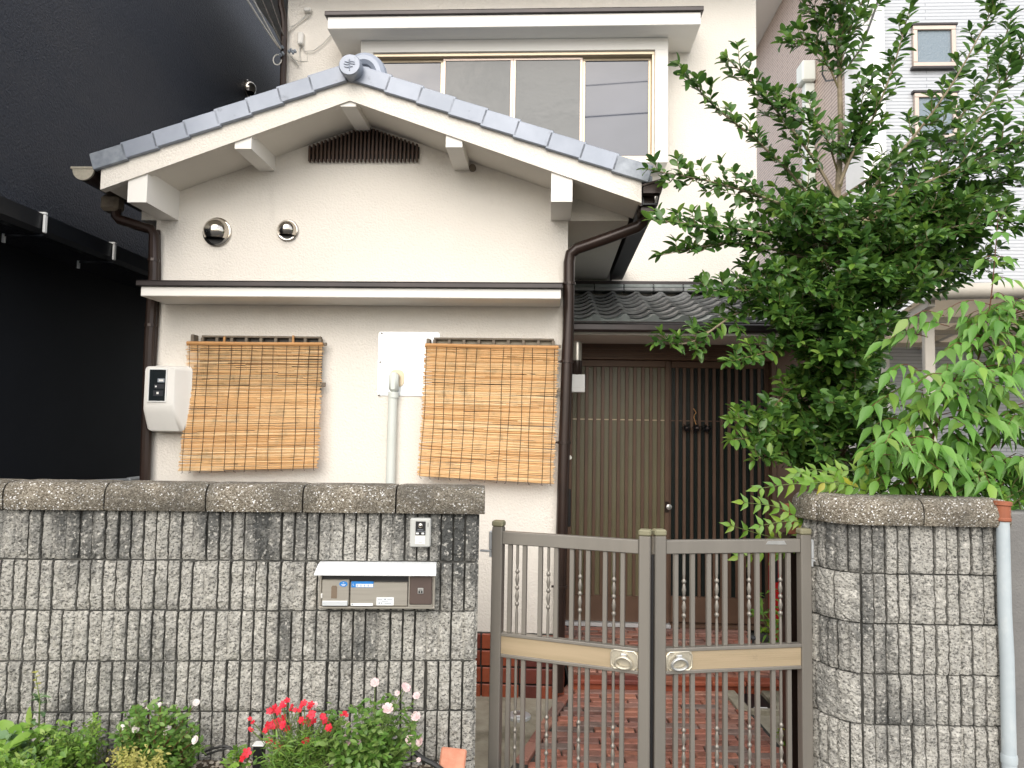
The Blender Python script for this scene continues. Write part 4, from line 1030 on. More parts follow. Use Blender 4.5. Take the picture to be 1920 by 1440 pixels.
# diagonal border of single bricks
dv = (bA-bB).normalized(); s = .03; an = math.atan2(dv.y, dv.x); Lb = (bA-bB).length
bme_ = paver_mesh(.118, .058); bme2 = paver_mesh(.195, .058)
while s < Lb-.02:
    l_ = .125 if rnd.random() < .5 else .203
    p = bB + dv*(s+l_/2)
    inst('border_brick', bme_ if l_ < .15 else bme2, Matrix.Translation(Vector((p.x+.02, p.y, .026)) - po_) @ Matrix.Rotation(an+rnd.gauss(0, .02), 4, 'Z') @ Matrix.Rotation(rnd.gauss(0, .02), 4, 'X'), pth); s += l_+.004
# drain pit with a concrete surround
pit = thing('drain_pit', 'square drain opening in a pale concrete surround beside the entrance step', 'drain', WLD, ((pit0.x+pit1.x)/2, (pit0.y+pit1.y)/2, 0)); pio = Vector(((pit0.x+pit1.x)/2, (pit0.y+pit1.y)/2, 0))
x0, x1, y0, y1 = pit0.x+.01, pit1.x+.05, pit1.y, pit0.y-.02
mb = MB(); zt_ = .030
mb.box(x0-.07, x0-.003, y0-.03, y1+.06, -.02, zt_, .004); mb.box(x1+.003, x1+.32, y0-.03, y1+.06, -.02, zt_, .004); mb.box(x0-.0025, x1+.0025, y1+.002, y1+.06, -.02, zt_, .004); mb.box(x0-.0025, x1+.0025, y0-.03, y0-.002, -.02, zt_, .004); mb.build('pit_surround', m_concrete, pit, pio)
mb = MB(); mb.box(x0-.002, x1+.002, y0-.001, y1+.001, .0045, .008); mb.build('pit_floor', m_black, pit, pio)
mb = MB(); mb.tube([(x0+.03, y0+.03, .015), (x0+.10, y0+.025, .016)], .008, 8); mb.build('pit_pipe', m_white, pit, pio)
# round cover plate on the concrete
c = WLD.px(973, 1346, 0, 2)
mh = thing('inspection_cover', 'small round pale metal cover with square lid set in the concrete', 'cover', WLD, (c.x, c.y, 0))
mb = MB(); mb.lathe([(.001, .062), (.014, .062), (.018, .056)], c, (0, 0, 1), 28); soft(fixn(mb.build('cover_ring', m_alu, mh, c)), 30)
mb = MB(); mb.box(c.x-.026, c.x+.026, c.y-.03, c.y+.03, .018, .022, .002); mb.build('cover_lid', m_silver, mh, c)
# entrance step: riser course, nosing, landing
stp = thing('entrance_step', 'low red brick step and landing in front of the sliding door', 'step', WLD, (1.0, 4.35, 0)); so = Vector((1.0, 4.35, 0))
sx0 = P3(1066, 1280, 4.36).x; sx1 = 1.95; yS = 4.36
mb = MB(); mb.box(sx0, sx1, yS+.012, 5.7, -.02, .052); mb.build('step_core', m_mortar, stp, so)
x = sx0
while x < sx1:
    e_ = min(x+.205, sx1); mb = MB(); mb.box(x+.005, e_-.005, yS, yS+.0115, .008, .052, .003); mb.build('riser_brick', m_brickglaze, stp, so); x += .205
x = sx0
while x < sx1:
    e_ = min(x+.205, sx1); mb = MB(); mb.box(x+.004, e_-.004, yS-.018, yS+.075, .0525, .079+rnd.uniform(-.001, .001), .006); mb.build('nosing_brick', m_brick, stp, so); x += .205
org = so
nb = len(stp.children)
pave(stp, so, lambda y: sx0+.01, lambda y: 1.75, yS+.078, H.W(.6, VD, 0).y-.02, .056)
# ------------------------------------------------------------------ windows behind blinds, bamboo blinds
def lattice_window(X0, X1, Y0, Y1, posts, back):
    a, zt = H.uw(X0, Y0, -.04); b, zb = H.uw(X1, Y1, -.04)
    mb = MB(); mb.box(a, b, -.012, -.0012, zb, zt); w_ = mb.build('lattice_window', back, hs_)
    mb = MB(); mb.box(a-.004, b+.004, -.045, -.0125, zt-.008, zt+.004, .002); mb.build('window_frame', m_wood, w_)
    mb = MB(); mb.box(a-.03, b+.045, -.062, -.046, zt-.052, zt-.034, .002); mb.build('window_rail', m_wood, w_)
    mb = MB(); mb.box(a-.01, b+.045, -.062, -.046, zb+.03, zb+.055, .002); mb.build('window_rail', m_wood, w_)
    for k in range(posts):
        u = a + (b-a)*k/(posts-1); mb = MB(); mb.box(u-.009, u+.009, -.0455, -.013, zb, zt-.0085, .002); mb.build('window_bar', m_wood, w_)
    return w_
m_winback = plain('dim window board', (.40, .34, .24), (.33, .28, .2), 8, .5)
m_winback2 = plain('dark window board', (.055, .045, .034), (.04, .034, .026), 8, .5)  # blackened to deepen the unlit look of the blind's upper third
lattice_window(380, 597, 630, 735, 9, m_winback2)
lattice_window(815, 1036, 634, 745, 9, m_winback)
for (X, Y) in ((362, 627), (803, 635)):
    a, z = H.uw(X-3, Y, -.05); mb = MB(); mb.box(a, a+.02, -.06, -.0012, z-.10, z, .003); mb.build('window_bar', m_wood, hs_)
def blind(label, TL, TR, BL, BR, cords, seed, wave, thin=1.):
    r_ = random.Random(seed); v0 = -.075
    tl, tr, bl_, br_ = [H.px(*q, v0) for q in (TL, TR, BL, BR)]
    base = (tl+tr)/2
    t = thing('bamboo_blind', label, 'blind', H, base, 'bamboo blinds on the front wall')
    def S(s, q):      # s across 0..1, q down 0..1
        a = tl.lerp(tr, s); b = bl_.lerp(br_, s); p = a.lerp(b, q)
        return Vector((p.x, v0 - .035*q*q*wave - .004*math.sin(9*s+seed) - .006*math.sin(5*q+3*s+seed), p.z))
    mb = MB(); mb.tube([S(-.004, .0)+Vector((0, 0, .002)), S(.5, .0)+Vector((0, 0, .0)), S(1.004, .0)+Vector((0, 0, .002))], .0115, 8); soft(mb.build('head_batten', m_reedtop, t, base))
    n_ = 116; b_ = MB()
    for i in range(n_):
        q = (i+.8)/n_
        # each row is a few overlapping reeds with their own slight slope
        e0 = r_.uniform(-.014, .006); e1 = r_.uniform(-.006, .014)
        cuts = [0+e0] + sorted(r_.uniform(.1, .9) for _ in range(r_.choice((0, 1, 1, 2)))) + [1+e1]
        for c0, c1 in zip(cuts, cuts[1:]):
            if c1-c0 < .03: continue
            k = max(2, int((c1-c0)*7)); sl0, sl1 = r_.gauss(0, .0022), r_.gauss(0, .0022); rr = r_.uniform(.0031, .0048)*(thin if q < .36+.02*math.sin(i) else 1)  # upper reeds thinned to stand in for missing backlight
            dv_ = r_.uniform(-.0018, .0018)
            path = []
            for j in range(k+1):
                tt = j/k; p = S(c0+(c1-c0)*tt, q + sl0*(1-tt)+sl1*tt + r_.gauss(0, .0007)); p.y += dv_; path.append(p)
            b_.tube(path, [rr*.9]+[rr]*(k-1)+[rr*.75], 4, cap=False)
    o = b_.build('reeds', m_reed, t, base); o['kind'] = 'stuff'
    for X in cords:
        s = (X-TL[0])/(TR[0]-TL[0]); pth_ = [S(s, -.012)] + [S(s + .004*math.sin(q_*.9+X), q_/9) + Vector((0, -.0065, 0)) for q_ in range(10)]
        e = pth_[-1]; pth_ += [e+Vector((r_.uniform(-.004, .006), .002, -.010)), e+Vector((r_.uniform(-.010, .014), .002, -.014))]
        mb = MB(); mb.tube(pth_, .0015, 4); mb.build('cord', m_cord, t, base)
    return t
b1 = blind('pale bamboo blind beside the electricity meter, its upper third darker over the window', (352, 644), (604, 646), (343, 882), (597, 877), (357, 371, 391, 412, 434, 453, 473, 494, 514, 539, 561, 581, 597), 3, 1.0, .66)
b2 = blind('pale bamboo blind covering part of the aluminium plate, hanging next to the brown downpipe', (799, 648), (1046, 652), (787, 892), (1037, 906), (802, 820, 838, 856, 876, 895, 922, 945, 960, 983, 999, 1025, 1041), 8, 1.0)
for (X, Y, par) in ((421, 638, b1), (550, 636, b1)):
    p = H.px(X, Y, -.07); q = p - (H.I @ par.matrix_world.translation)
    mb = MB(); mb.box(p.x-.006, p.x+.006, -.078, -.064, p.z-.03, p.z+.022, .002); mb.build('tie_band', m_reedtop, par, H.I @ par.matrix_world.translation)
# ------------------------------------------------------------------ electricity meter
vm = -.16
def hm(X, Y, v=-.16): p = H.px(X, Y, v); return p.x, p.z
a, zt = hm(271, 683); b, zb = hm(339, 811); zk = hm(300, 764)[1]
em = thing('electricity_meter', 'white plastic electricity meter box with a dark window, left end of the house wall', 'meter', H, ((a+b)/2, 0, zb)); eo = Vector(((a+b)/2, 0, zb))
w = b-a
mb = MB(); fw = w*.76        # front face narrower, chamfered right flank, lower half raked back
def ringm(z, v, x0, x1, r): return [(x0, v, z), (x1, v, z)]
n_ = 24
def outline(x0, x1, z0, z1, r, k=5):
    pts = []
    for cx_, cz_, a0 in ((x1-r, z1-r, 0), (x0+r, z1-r, PI/2), (x0+r, z0+r, PI), (x1-r, z0+r, 1.5*PI)):
        for i in range(k+1): th = a0 + PI/2*i/k; pts.append((cx_+r*math.cos(th), cz_+r*math.sin(th)))
    return pts
secs = [(-.001, a+.0, b+.012, zb-.0, zt, .03), (-.075, a+.0, b+.010, zb, zt, .03), (-.080, a+.003, b+.004, zb+.003, zt-.003, .03), (-.105, a+.002, b-.014, zb+.008, zt-.006, .028), (-.150, a+.0, a+fw+.012, zk-.03, zt-.010, .024), (-.160, a+.007, a+fw+.004, zk+.012, zt-.018, .018)]
vs = []; 
for (v, x0, x1, z0, z1, r) in secs: vs += [(x, v, z) for x, z in outline(x0, x1, z0, z1, r)]
k = 24; fs = [tuple(range(k)), tuple(range(len(vs)-1, len(vs)-k-1, -1))]
for i in range(len(secs)-1):
    for j in range(k): fs.append((i*k+j, i*k+(j+1) % k, (i+1)*k+(j+1) % k, (i+1)*k+j))
mb.add(vs, fs); soft(fixn(mb.build('cover', m_meter, em, eo)), 42)
x0, z1 = hm(281, 693, -.165); x1, z0 = hm(309, 752, -.165)
mb = MB(); t_ = .006
mb.box(x0-t_, x1+t_, -.168, -.1605, z1, z1+t_, .001); mb.box(x0-t_, x1+t_, -.168, -.1605, z0-t_, z0, .001); mb.box(x0-t_, x0, -.168, -.1605, z0+.0003, z1-.0003, .001); mb.box(x1, x1+t_, -.168, -.1605, z0+.0003, z1-.0003, .001); wf_ = mb.build('window_rim', m_white, em, eo)
mb = MB(); mb.box(x0, x1, -.1635, -.1608, z0, z1); mg = mb.build('meter_window', m_dglass, em, eo)
W_, H_ = x1-x0, z1-z0
for (fx, fz, w2, h2, mt_) in ((.50, .60, .42, .12, m_ink), (.30, .40, .60, .14, m_charlow), (.36, .44, .10, .05, m_white), (.26, .16, .60, .18, m_charlow), (.46, .22, .14, .07, m_meter), (.58, .63, .26, .06, m_meter)):
    mb = MB(); d = .0002 if mt_ in (m_charlow,) else .0006; d = .0012 if (fx, fz) in ((.58, .63),) else d
    mb.box(x0+fx*W_, x0+(fx+w2)*W_, -.1637-d, -.1636, z0+fz*H_, z0+(fz+h2)*H_); mb.build('dial_plate', mt_, mg, eo)
p = hm(338, 749, -.10); mb = MB(); mb.prism([(p[0]-.008, p[1]-.014), (p[0]+.012, p[1]), (p[0]-.008, p[1]+.012)], -.10, -.082); fixn(mb.build('seal_lug', m_white, em, eo))
p = hm(341, 687, -.03); mb = MB(); mb.lathe([(0, .008), (.02, .008)], (b+.008, -.04, zt-.012), (0, 0, 1), 10); mb.build('bolt', m_wood, em, eo)
# ------------------------------------------------------------------ aluminium plate with the vertical conduit
vpl = -.006
a, zt = H.uw(710, 622, vpl); b, zb = H.uw(822, 743, vpl)
al = thing('wall_plate', 'flat aluminium cover plate screwed to the wall between the two blinds', 'plate', H, ((a+b)/2, 0, zb)); ao = Vector(((a+b)/2, 0, zb))
mb = MB(); mb.prism(outline(a, b, zb, zt, .012), vpl, -.0012); fixn(mb.build('plate', m_alu, al, ao))
for (X, Y) in ((714, 625), (711, 679), (709, 741)):
    p = H.px(X+2, Y, vpl); mb = MB(); mb.lathe([(0, .005), (.003, .005), (.005, .002)], (p.x, vpl, p.z), (0, -1, 0), 8); mb.build('screw', m_wood, al, ao)
cpt = H.px(737, 735, -.03); cb = H.px(729, 1010, -.03)
cd_ = thing('conduit', 'pale grey green plastic conduit rising from the garden wall to the aluminium plate', 'conduit', H, (cb.x, 0, cb.z)); co = Vector((cb.x, 0, cb.z))
mb = MB(); mb.tube([(cb.x, -.03, cb.z), (cpt.x, -.03, cpt.z)], .0275, 16); soft(mb.build('pipe', m_pvc, cd_, co))
p0 = H.px(738, 742, -.03); p1 = H.px(740, 700, -.03)
mb = MB(); mb.tube([(p0.x, -.032, p0.z-.012), (p0.x, -.032, p0.z+.02)], .030, 16); soft(mb.build('socket', m_pvc, cd_, co), 30)
mb = MB(); mb.box(p1.x-.028, p1.x+.026, -.068, -.009, p0.z+.0205, p1.z+.005, .016); soft(fixn(mb.build('elbow_cover', m_pvc, cd_, co)), 40)
mb = MB(); mb.prism(outline(p1.x-.032, p1.x+.052, p0.z+.055, p1.z+.022, .03), -.012, -.0065); fixn(mb.build('elbow_flange', m_bronzewin, cd_, co))
# ------------------------------------------------------------------ lamp and white box by the entrance
vl = .62
p = H.px(1082, 668, vl); lt_ = thing('wall_lamp', 'small brown and smoked glass cylinder lamp beside the entrance downpipe', 'lamp', H, (uR+.0, vl, p.z-.09)); lo = Vector((uR, vl, p.z-.09))
za = H.px(1082, 641, vl).z; zm_ = H.px(1082, 676, vl).z; zb_ = H.px(1080, 704, vl).z
mb = MB(); mb.lathe([(0, .028), (.01, .032), (za-zm_, .032)], (p.x, vl, za), (0, 0, -1), 16); soft(fixn(mb.build('glass_shade', m_ssteel, lt_, lo)), 40)
mb = MB(); mb.lathe([(0, .033), (zm_-zb_-.01, .033), (zm_-zb_, .026)], (p.x, vl, zm_-.001), (0, 0, -1), 16); soft(fixn(mb.build('lamp_base', m_brown, lt_, lo)), 40)
mb = MB(); mb.box(uR+.001, p.x, vl-.012, vl+.012, zm_-.03, zm_-.01, .003); mb.build('lamp_bracket', m_brown, lt_, lo)
q0 = H.px(1071, 735, vl-.03); q1 = H.px(1097, 702, vl-.03)
mb = MB(); wbx = thing('white_box', 'small plain white box under the wall lamp by the door', 'box', H, (q0.x, vl, q0.z)); wbo = Vector((q0.x, vl, q0.z))
mb.box(uR+.001, q1.x, vl-.03, vl+.04, q0.z, q1.z, .003); mb.build('box_body', m_white, wbx, wbo)
mb = MB(); mb.box(uR+.001, q1.x+.002, vl-.032, vl+.042, q0.z+.03, q0.z+.032); mb.build('lid_seam', m_meter, wbx, wbo)
# ------------------------------------------------------------------ ornament on the door: dark spiky wreath with a straw tail
pc = H.px(1306, 803, VD-.02)
orn_ = thing('door_ornament', 'small dark spiky door ornament with a straw coloured tail hanging on the slatted door', 'ornament', H, (pc.x, VD-.02, pc.z)); oo = Vector((pc.x, VD-.02, pc.z))
r_ = random.Random(4)
for dx, sc in ((-.075, 1.0), (0., 1.1), (.075, 1.0)):
    mb = MB()
    for k in range(16):
        th = 2*PI*k/16+r_.uniform(-.2, .2); l = .042*sc*r_.uniform(.8, 1.2); c = Vector((pc.x+dx, VD-.022, pc.z))
        d_ = Vector((math.cos(th), -.35*r_.random(), math.sin(th))); s_ = Vector((-math.sin(th), 0, math.cos(th)))
        mb.add([c+d_*.008-s_*.006, c+d_*l, c+d_*.008+s_*.006, c+d_*l*.5+Vector((0, -.012, 0))], [(0, 1, 3), (1, 2, 3), (2, 0, 3), (0, 2, 1)])
    mb.lathe([(0, .016), (.012, .013), (.018, .004)], (pc.x+dx, VD-.022, pc.z), (0, -1, 0), 10)
    mb.build('rosette', m_black, orn_, oo)
    mb = MB(); mb.lathe([(0, .008), (.004, .007), (.006, .001)], (pc.x+dx, VD-.042, pc.z+.002), (0, -1, 0), 10); mb.build('centre', m_lockp, orn_, oo)
mb = MB(); mb.tube([H.px(X, Y, VD-.03) for X, Y in ((1300, 766), (1303, 770), (1305, 774), (1302, 778), (1301, 783), (1303, 789), (1305, 796))], .0035, 6); soft(mb.build('straw_tail', m_reedtop, orn_, oo))
# red box standing behind the right gate post, terracotta pot above it
rb = P3(1466, 1192, 5.20)
rx = thing('red_box', 'tall narrow red enamel box standing by the door behind the right gate post', 'box', WLD, (rb.x, 5.20, .075)); ro = Vector((rb.x, 5.20, .075))
ztop = P3(1466, 1030, 5.20).z; x0 = P3(1453, 1100, 5.20).x; x1 = P3(1487, 1100, 5.20).x
mb = MB(); mb.box(x0, x1, 5.20, 5.34, .076, ztop, .012); mb.build('box_body', m_red, rx, ro)
mb = MB(); za = P3(1460, 1092, 5.20).z; zc = P3(1460, 1050, 5.20).z; mb.box(x0-.001, x0+.022, 5.196, 5.24, za, zc, .004); mb.build('dark_opening', m_black, rx, ro)
mb = MB(); zs_ = P3(1484, 1185, 5.20).z; xs = P3(1482, 1185, 5.20).x
mb.tube([(xs-.006, 5.198, zs_+.018), (xs+.006, 5.198, zs_+.024), (xs-.004, 5.198, zs_+.004), (xs+.006, 5.198, zs_-.006), (xs-.006, 5.198, zs_-.010)], .0015, 4); mb.build('white_script', m_white, rx, ro)
mb = MB(); mb.box(x0-.006, x1+.006, 5.194, 5.346, ztop-.025, ztop+.004, .006); mb.build('box_lid', m_red, rx, ro)
ptb = P3(1492, 1000, 3.42); ppx = thing('terracotta_pot', 'terracotta pot half hidden by fronds behind the corner of the coping', 'pot', WLD, (ptb.x, 3.42, ptb.z)); pto = Vector((ptb.x, 3.42, ptb.z))
mb = MB(); mb.lathe([(0, .04), (.10, .052), (.101, .058), (.13, .058), (.131, .048), (.09, .044)], pto, (0, 0, 1), 20); soft(fixn(mb.build('pot_body', m_terra, ppx, pto)), 40)
mb = MB(); mb.lathe([(0, .046), (.002, .001)], pto+Vector((0, 0, .12)), (0, 0, 1), 16); mb.build('pot_soil', m_soil, ppx, pto)
mb = MB(); mb.box(ptb.x-.05, ptb.x+.05, 3.37, 3.47, 0, ptb.z-.001, .006); mb.build('pot_stand', m_brown, ppx, pto)
# ------------------------------------------------------------------ overhead wires to the house
p_end = H.px(528, 96, VM-.1)
for i, (X0, X1, Y1) in enumerate(((428, 522, 88), (445, 526, 92), (466, 527, 80), (488, 531, 66))):
    A = P3(X0, -60, 3.2 if i < 2 else 3.6); B = H.M @ H.px(X1, Y1, VM-.12)
    mb = MB(); pts = [A.lerp(B, k/12) - Vector((0, 0, .012*4*(k/12)*(1-k/12))) for k in range(13)]
    A0 = A + (A-B)*1.5; pts = [A0] + pts
    mb.tube(pts, .006 if i < 2 else .008, 6); o = soft(mb.build('service_cable', m_cable if i < 2 else m_blackcable))
    tag(o, ('leftmost pale service cable rising past the dark building', 'second pale service cable from the left, beside the leftmost one', 'thin dark service cable between the pale cables and the roof edge', 'dark service cable nearest the cream house, highest at the downpipe')[i], 'cable', 'service cables reaching the upper left corner of the house')
ci = thing('cable_insulators', 'cluster of small dark insulators and clamps where the cables reach the downpipe', 'insulator', H, H.px(528, 98, VM-.1)); cio = H.px(528, 98, VM-.1)
for (X, Y) in ((523, 92), (524, 104), (540, 98), (547, 100)):
    q = H.px(X, Y, VM-.1); mb = MB(); mb.lathe([(0, .012), (.012, .018), (.02, .010), (.032, .018), (.044, .012)], q, (.6, 0, .4), 10); soft(fixn(mb.build('insulator', m_ink, ci, cio)))
mb = MB(); q = H.px(520, 112, VM-.1); mb.tube([q+Vector((.035*math.cos(t), 0, .045*math.sin(t))) for t in [PI*.4+1.6*PI*k/10 for k in range(11)]], .005, 6); mb.build('cable_loop', m_cable, ci, cio)
# street wires behind the camera: they show up mirrored in the upper windows
for i, (z, y, r_w, sag) in enumerate(((8.6, -5.2, .014, .35), (9.15, -5.0, .010, .25))):
    mb = MB(); mb.tube([(-14+28*k/16, y+.2*k/16, z+.06*k - sag*4*(k/16)*(1-k/16)) for k in range(17)], r_w, 6)
    o = mb.build('street_wire', m_blackcable); tag(o, ('thicker lower overhead street wire mirrored in the upper windows', 'thinner upper overhead street wire mirrored in the upper windows')[i], 'wire', 'overhead street wires')
# ------------------------------------------------------------------ white tiled neighbour on the right, carport
vN = 4.2
uC = H.px(1617, 200, vN).x
nbg = thing('white_building', 'white tile clad neighbouring house with side wall tinted pinkish for its shade, behind the tree', 'building', H, (uC, vN, 0)); nbo = Vector((uC, vN, 0))
def nb(mb, name, mat, par=nbg): return mb.build(name, mat, par, nbo)
u2 = H.px(1648, 200, vN+.15).x
mb = MB(); mb.box(u2, uC+9, vN+.15, vN+8, -.02, 8.6); nb(mb, 'front_wall', m_whitewall)
mb = MB(); mb.box(uC, u2-.001, vN-.02+.0, vN+.5, -.02, 8.6); nb(mb, 'corner_pilaster', m_white)
zso = H.px(1420, 46, vN+4.6).z
mb = MB(); mb.box(uC+.03, u2-.002, vN+.5, vN+8, -.02, 8.6); nb(mb, 'side_wall', m_shadewall)
# projecting eaves of the side wall
mb = MB(); e1 = 8.35; mb.box(uC-.32, uC+.03, vN+.45, vN+8.3, e1, e1+.07); mb.box(uC-.37, uC-.321, vN+.42, vN+8.3, e1, e1+.22); ob = nb(mb, 'side_eave', m_trim)
def nwin(X0, Y0, X1, Y1):
    a, zt = H.uw(X0, Y0, vN+.13); b, zb = H.uw(X1, Y1, vN+.13)
    mb = MB(); t_ = .05
    mb.box(a-t_, b+t_, vN+.10, vN+.149, zt, zt+t_, .004); mb.box(a-t_, b+t_, vN+.10, vN+.149, zb-t_, zb, .004); mb.box(a-t_, a, vN+.10, vN+.149, zb+.0005, zt-.0005, .004); mb.box(b, b+t_, vN+.10, vN+.149, zb+.0005, zt-.0005, .004)
    f = nb(mb, 'window', m_bronzewin if False else m_pinkwin)
    mb = MB(); mb.box(a-t_-.02, b+t_+.02, vN+.09, vN+.149, zt+t_+.0005, zt+t_+.03, .003); nb(mb, 'window_head', m_darktrim, f)
    mb = MB(); mb.box(a, b, vN+.128, vN+.1485, zb, zt); nb(mb, 'window_pane', glass_mat('obscured blue pane', (.17, .22, .26), .25, (45, .5, .01), .6), f)
    mb = MB(); mb.box(a-t_-.02, b+t_+.02, vN+.09, vN+.149, zb-t_-.03, zb-t_-.0005, .003); nb(mb, 'window_sill', m_darktrim, f)
nwin(1718, 58, 1783, 118); nwin(1721, 184, 1786, 252)
# duct on the side wall
p = H.px(1508, 138, uC-.08, 0)
mb = MB(); mb.box(uC-.16, uC+.0295, p.y-.16, p.y+.10, p.z-.17, p.z+.12, .02); nb(mb, 'duct_cover', m_pvc)
mb = MB(); mb.box(uC-.10, uC+.0295, p.y-.10, p.y+.05, 0, p.z-.171, .01); nb(mb, 'duct', m_pvc)
cb_w = cable([H.px(1543, 100, uC-.02, 0), H.px(1542, 140, uC-.02, 0), H.px(1549, 152, uC-.02, 0), H.px(1562, 150, uC-.02, 0), H.px(1590, 125, uC-.05, 0), H.px(1615, 90, vN-.06), H.px(1640, 20, vN-.06), H.px(1660, -40, vN-.06)], .012, m_blackcable, nbg)
for v_ in cb_w.data.vertices: v_.co -= nbo
# carport
cpf = Frame((3.0, 6.0, 0), -14)
cpt_ = thing('carport', 'beige sheet roofed carport with cream beams under the white building', 'carport', cpf, (0, 0, 0))
g0 = cpf.px(1740, 548, 0.0); zg = g0.z
mb = MB(); mb.tube([(g0.x, 0, zg), (g0.x+4, 0, zg)], .065, 14); soft(mb.build('gutter', m_cpbeam, cpt_))
mb = MB(); mb.lathe([(-.03, .075), (.0, .075), (.02, .06)], (g0.x, 0, zg), (1, 0, 0), 16); soft(fixn(mb.build('gutter_end', m_pvc, cpt_)), 30)
zb2 = zg-.12
mb = MB(); mb.hexa([(g0.x-.02, .08, zg-.03), (g0.x+4, .08, zg-.03), (g0.x+4, 3.6, zg-.12), (g0.x-.02, 3.6, zg-.12), (g0.x-.02, .08, zg-.02), (g0.x+4, .08, zg-.02), (g0.x+4, 3.6, zg-.11), (g0.x-.02, 3.6, zg-.11)]); mb.build('roof_sheet', m_poly, cpt_)
for k in range(5):
    u = g0.x+.02+k*.62; mb = MB(); mb.hexa([(u, .07, zg-.105), (u+.05, .07, zg-.105), (u+.05, 3.6, zg-.195), (u, 3.6, zg-.195), (u, .07, zg-.032), (u+.05, .07, zg-.032), (u+.05, 3.6, zg-.122), (u, 3.6, zg-.122)]); mb.build('rafter', m_cpbeam, cpt_)
for v in (.55, 1.25, 2.1, 3.0):
    mb = MB(); zz = zg-.03-.0255*v/1.0; mb.box(g0.x, g0.x+4, v, v+.045, zz-.125, zz-.078, .004); mb.build('purlin', m_cpbeam, cpt_)
for u in (g0.x+.05, g0.x+2.6):
    mb = MB(); mb.box(u, u+.08, .3, .38, -.02, zg-.11, .006); mb.build('carport_post', m_cpbeam, cpt_)
# ------------------------------------------------------------------ foliage tools
def leaf_geom(l=1., w=.42, tip=.5, fold=.16, curl=.18, belly=.45):
    """one leaf along +x, face up +z: midrib and two edges, folded and curled; tip 0 = blunt, 1 = drawn out"""
    st = [0, .10, .26, .45, .64, .80, .92, 1.0]
    vs = []; n = len(st)
    for i, t in enumerate(st):
        if t < belly: q = math.sin(PI/2*(t/belly))**.8
        else:
            r = (t-belly)/(1-belly); blunt = math.sqrt(max(0, 1-r*r)); sharp = (1-r)**1.5
            q = blunt*(1-tip)+sharp*tip
        q = max(q, .02); z = -curl*t*t; ww = w*.5*q
        vs += [(l*t, 0, z), (l*t, ww, z+fold*ww+.010*math.sin(9*t)), (l*t, -ww, z+fold*ww+.010*math.cos(9*t))]
    fs = []
    for i in range(n-2):
        a = i*3; b = a+3; fs += [(a, b, b+1, a+1), (a, a+2, b+2, b)]
    a = (n-2)*3; b = a+3; fs += [(a, b, a+1), (a, a+2, b)]
    return vs[:(n-1)*3+1], fs
def leaf_mesh(name, mat, **k):
    v, f = leaf_geom(**k); b = MB(); b.add(v, f); me = b.build(name, mat, mesh_only=True)
    me.polygons.foreach_set('use_smooth', [True]*len(me.polygons)); return me
def lmat(p, d, up, s, ws=1.):
    x = d.normalized(); y = up.cross(x)
    if y.length < 1e-4: y = Vector((0, 1, 0))
    y.normalize(); z = x.cross(y)
    M = Matrix.Identity(4)
    for i in range(3): M[i][0] = x[i]*s; M[i][1] = y[i]*s*ws; M[i][2] = z[i]*s; M[i][3] = p[i]
    return M
class Foliage:
    """collects leaf matrices; the 300 nearest become parts, the rest one joined part"""
    def __init__(s): s.l = []
    def add(s, M, k=0): s.l.append((M, k))
    def emit(s, parent, org, meshes, limit=300, name='leaf', rest='foliage', keep=None):
        O = Matrix.Translation(-Vector(org))
        def score(e):
            p = e[0].translation; d = (p-CAM_P).length; sc = e[0].col[0].xyz.length
            return -sc/d*(1.0) - (0.25*sc/max(.2, d-2.6))
        ls = sorted(s.l, key=score)
        big, small = ls[:limit], ls[limit:]
        for M, k in big: inst(name, meshes[k], O @ M, parent)
        if small:
            by = {}
            for M, k in small: by.setdefault(id(meshes[k].materials[0]), []).append((M, k))
            mats = []; vs = []; fs = []; mi = []
            cache_ = {}
            for M, k in small:
                if k not in cache_: cache_[k] = ([v.co.copy() for v in meshes[k].vertices], [tuple(p.vertices) for p in meshes[k].polygons])
                cv_, cf = cache_[k]; n = len(vs); T = O @ M
                vs += [T @ c for c in cv_]; fs += [tuple(i+n for i in f) for f in cf]
                mt = meshes[k].materials[0]
                if mt not in mats: mats.append(mt)
                mi += [mats.index(mt)]*len(cf)
            me = bpy.data.meshes.new(rest); me.from_pydata(vs, [], fs)
            for m in mats: me.materials.append(m)
            me.polygons.foreach_set('material_index', mi); me.polygons.foreach_set('use_smooth', [True]*len(fs)); me.update()
            o = bpy.data.objects.new(rest, me); COL.objects.link(o); o.parent = parent; o['kind'] = 'stuff'
def rv(s=1.): return Vector((rnd.gauss(0, s), rnd.gauss(0, s), rnd.gauss(0, s)))
def spline(pts, n):
    """Catmull-Rom through pts"""
    P = [2*pts[0]-pts[1]] + list(pts) + [2*pts[-1]-pts[-2]]; out = []
    m = len(pts)-1
    for i in range(n+1):
        t = i/n*m; k = min(int(t), m-1); f = t-k; a, b, c, d = P[k:k+4]
        out.append(.5*((2*b)+(c-a)*f+(2*a-5*b+4*c-d)*f*f+(3*b-a-3*c+d)*f**3))
    return out
UP = Vector((0, 0, 1))
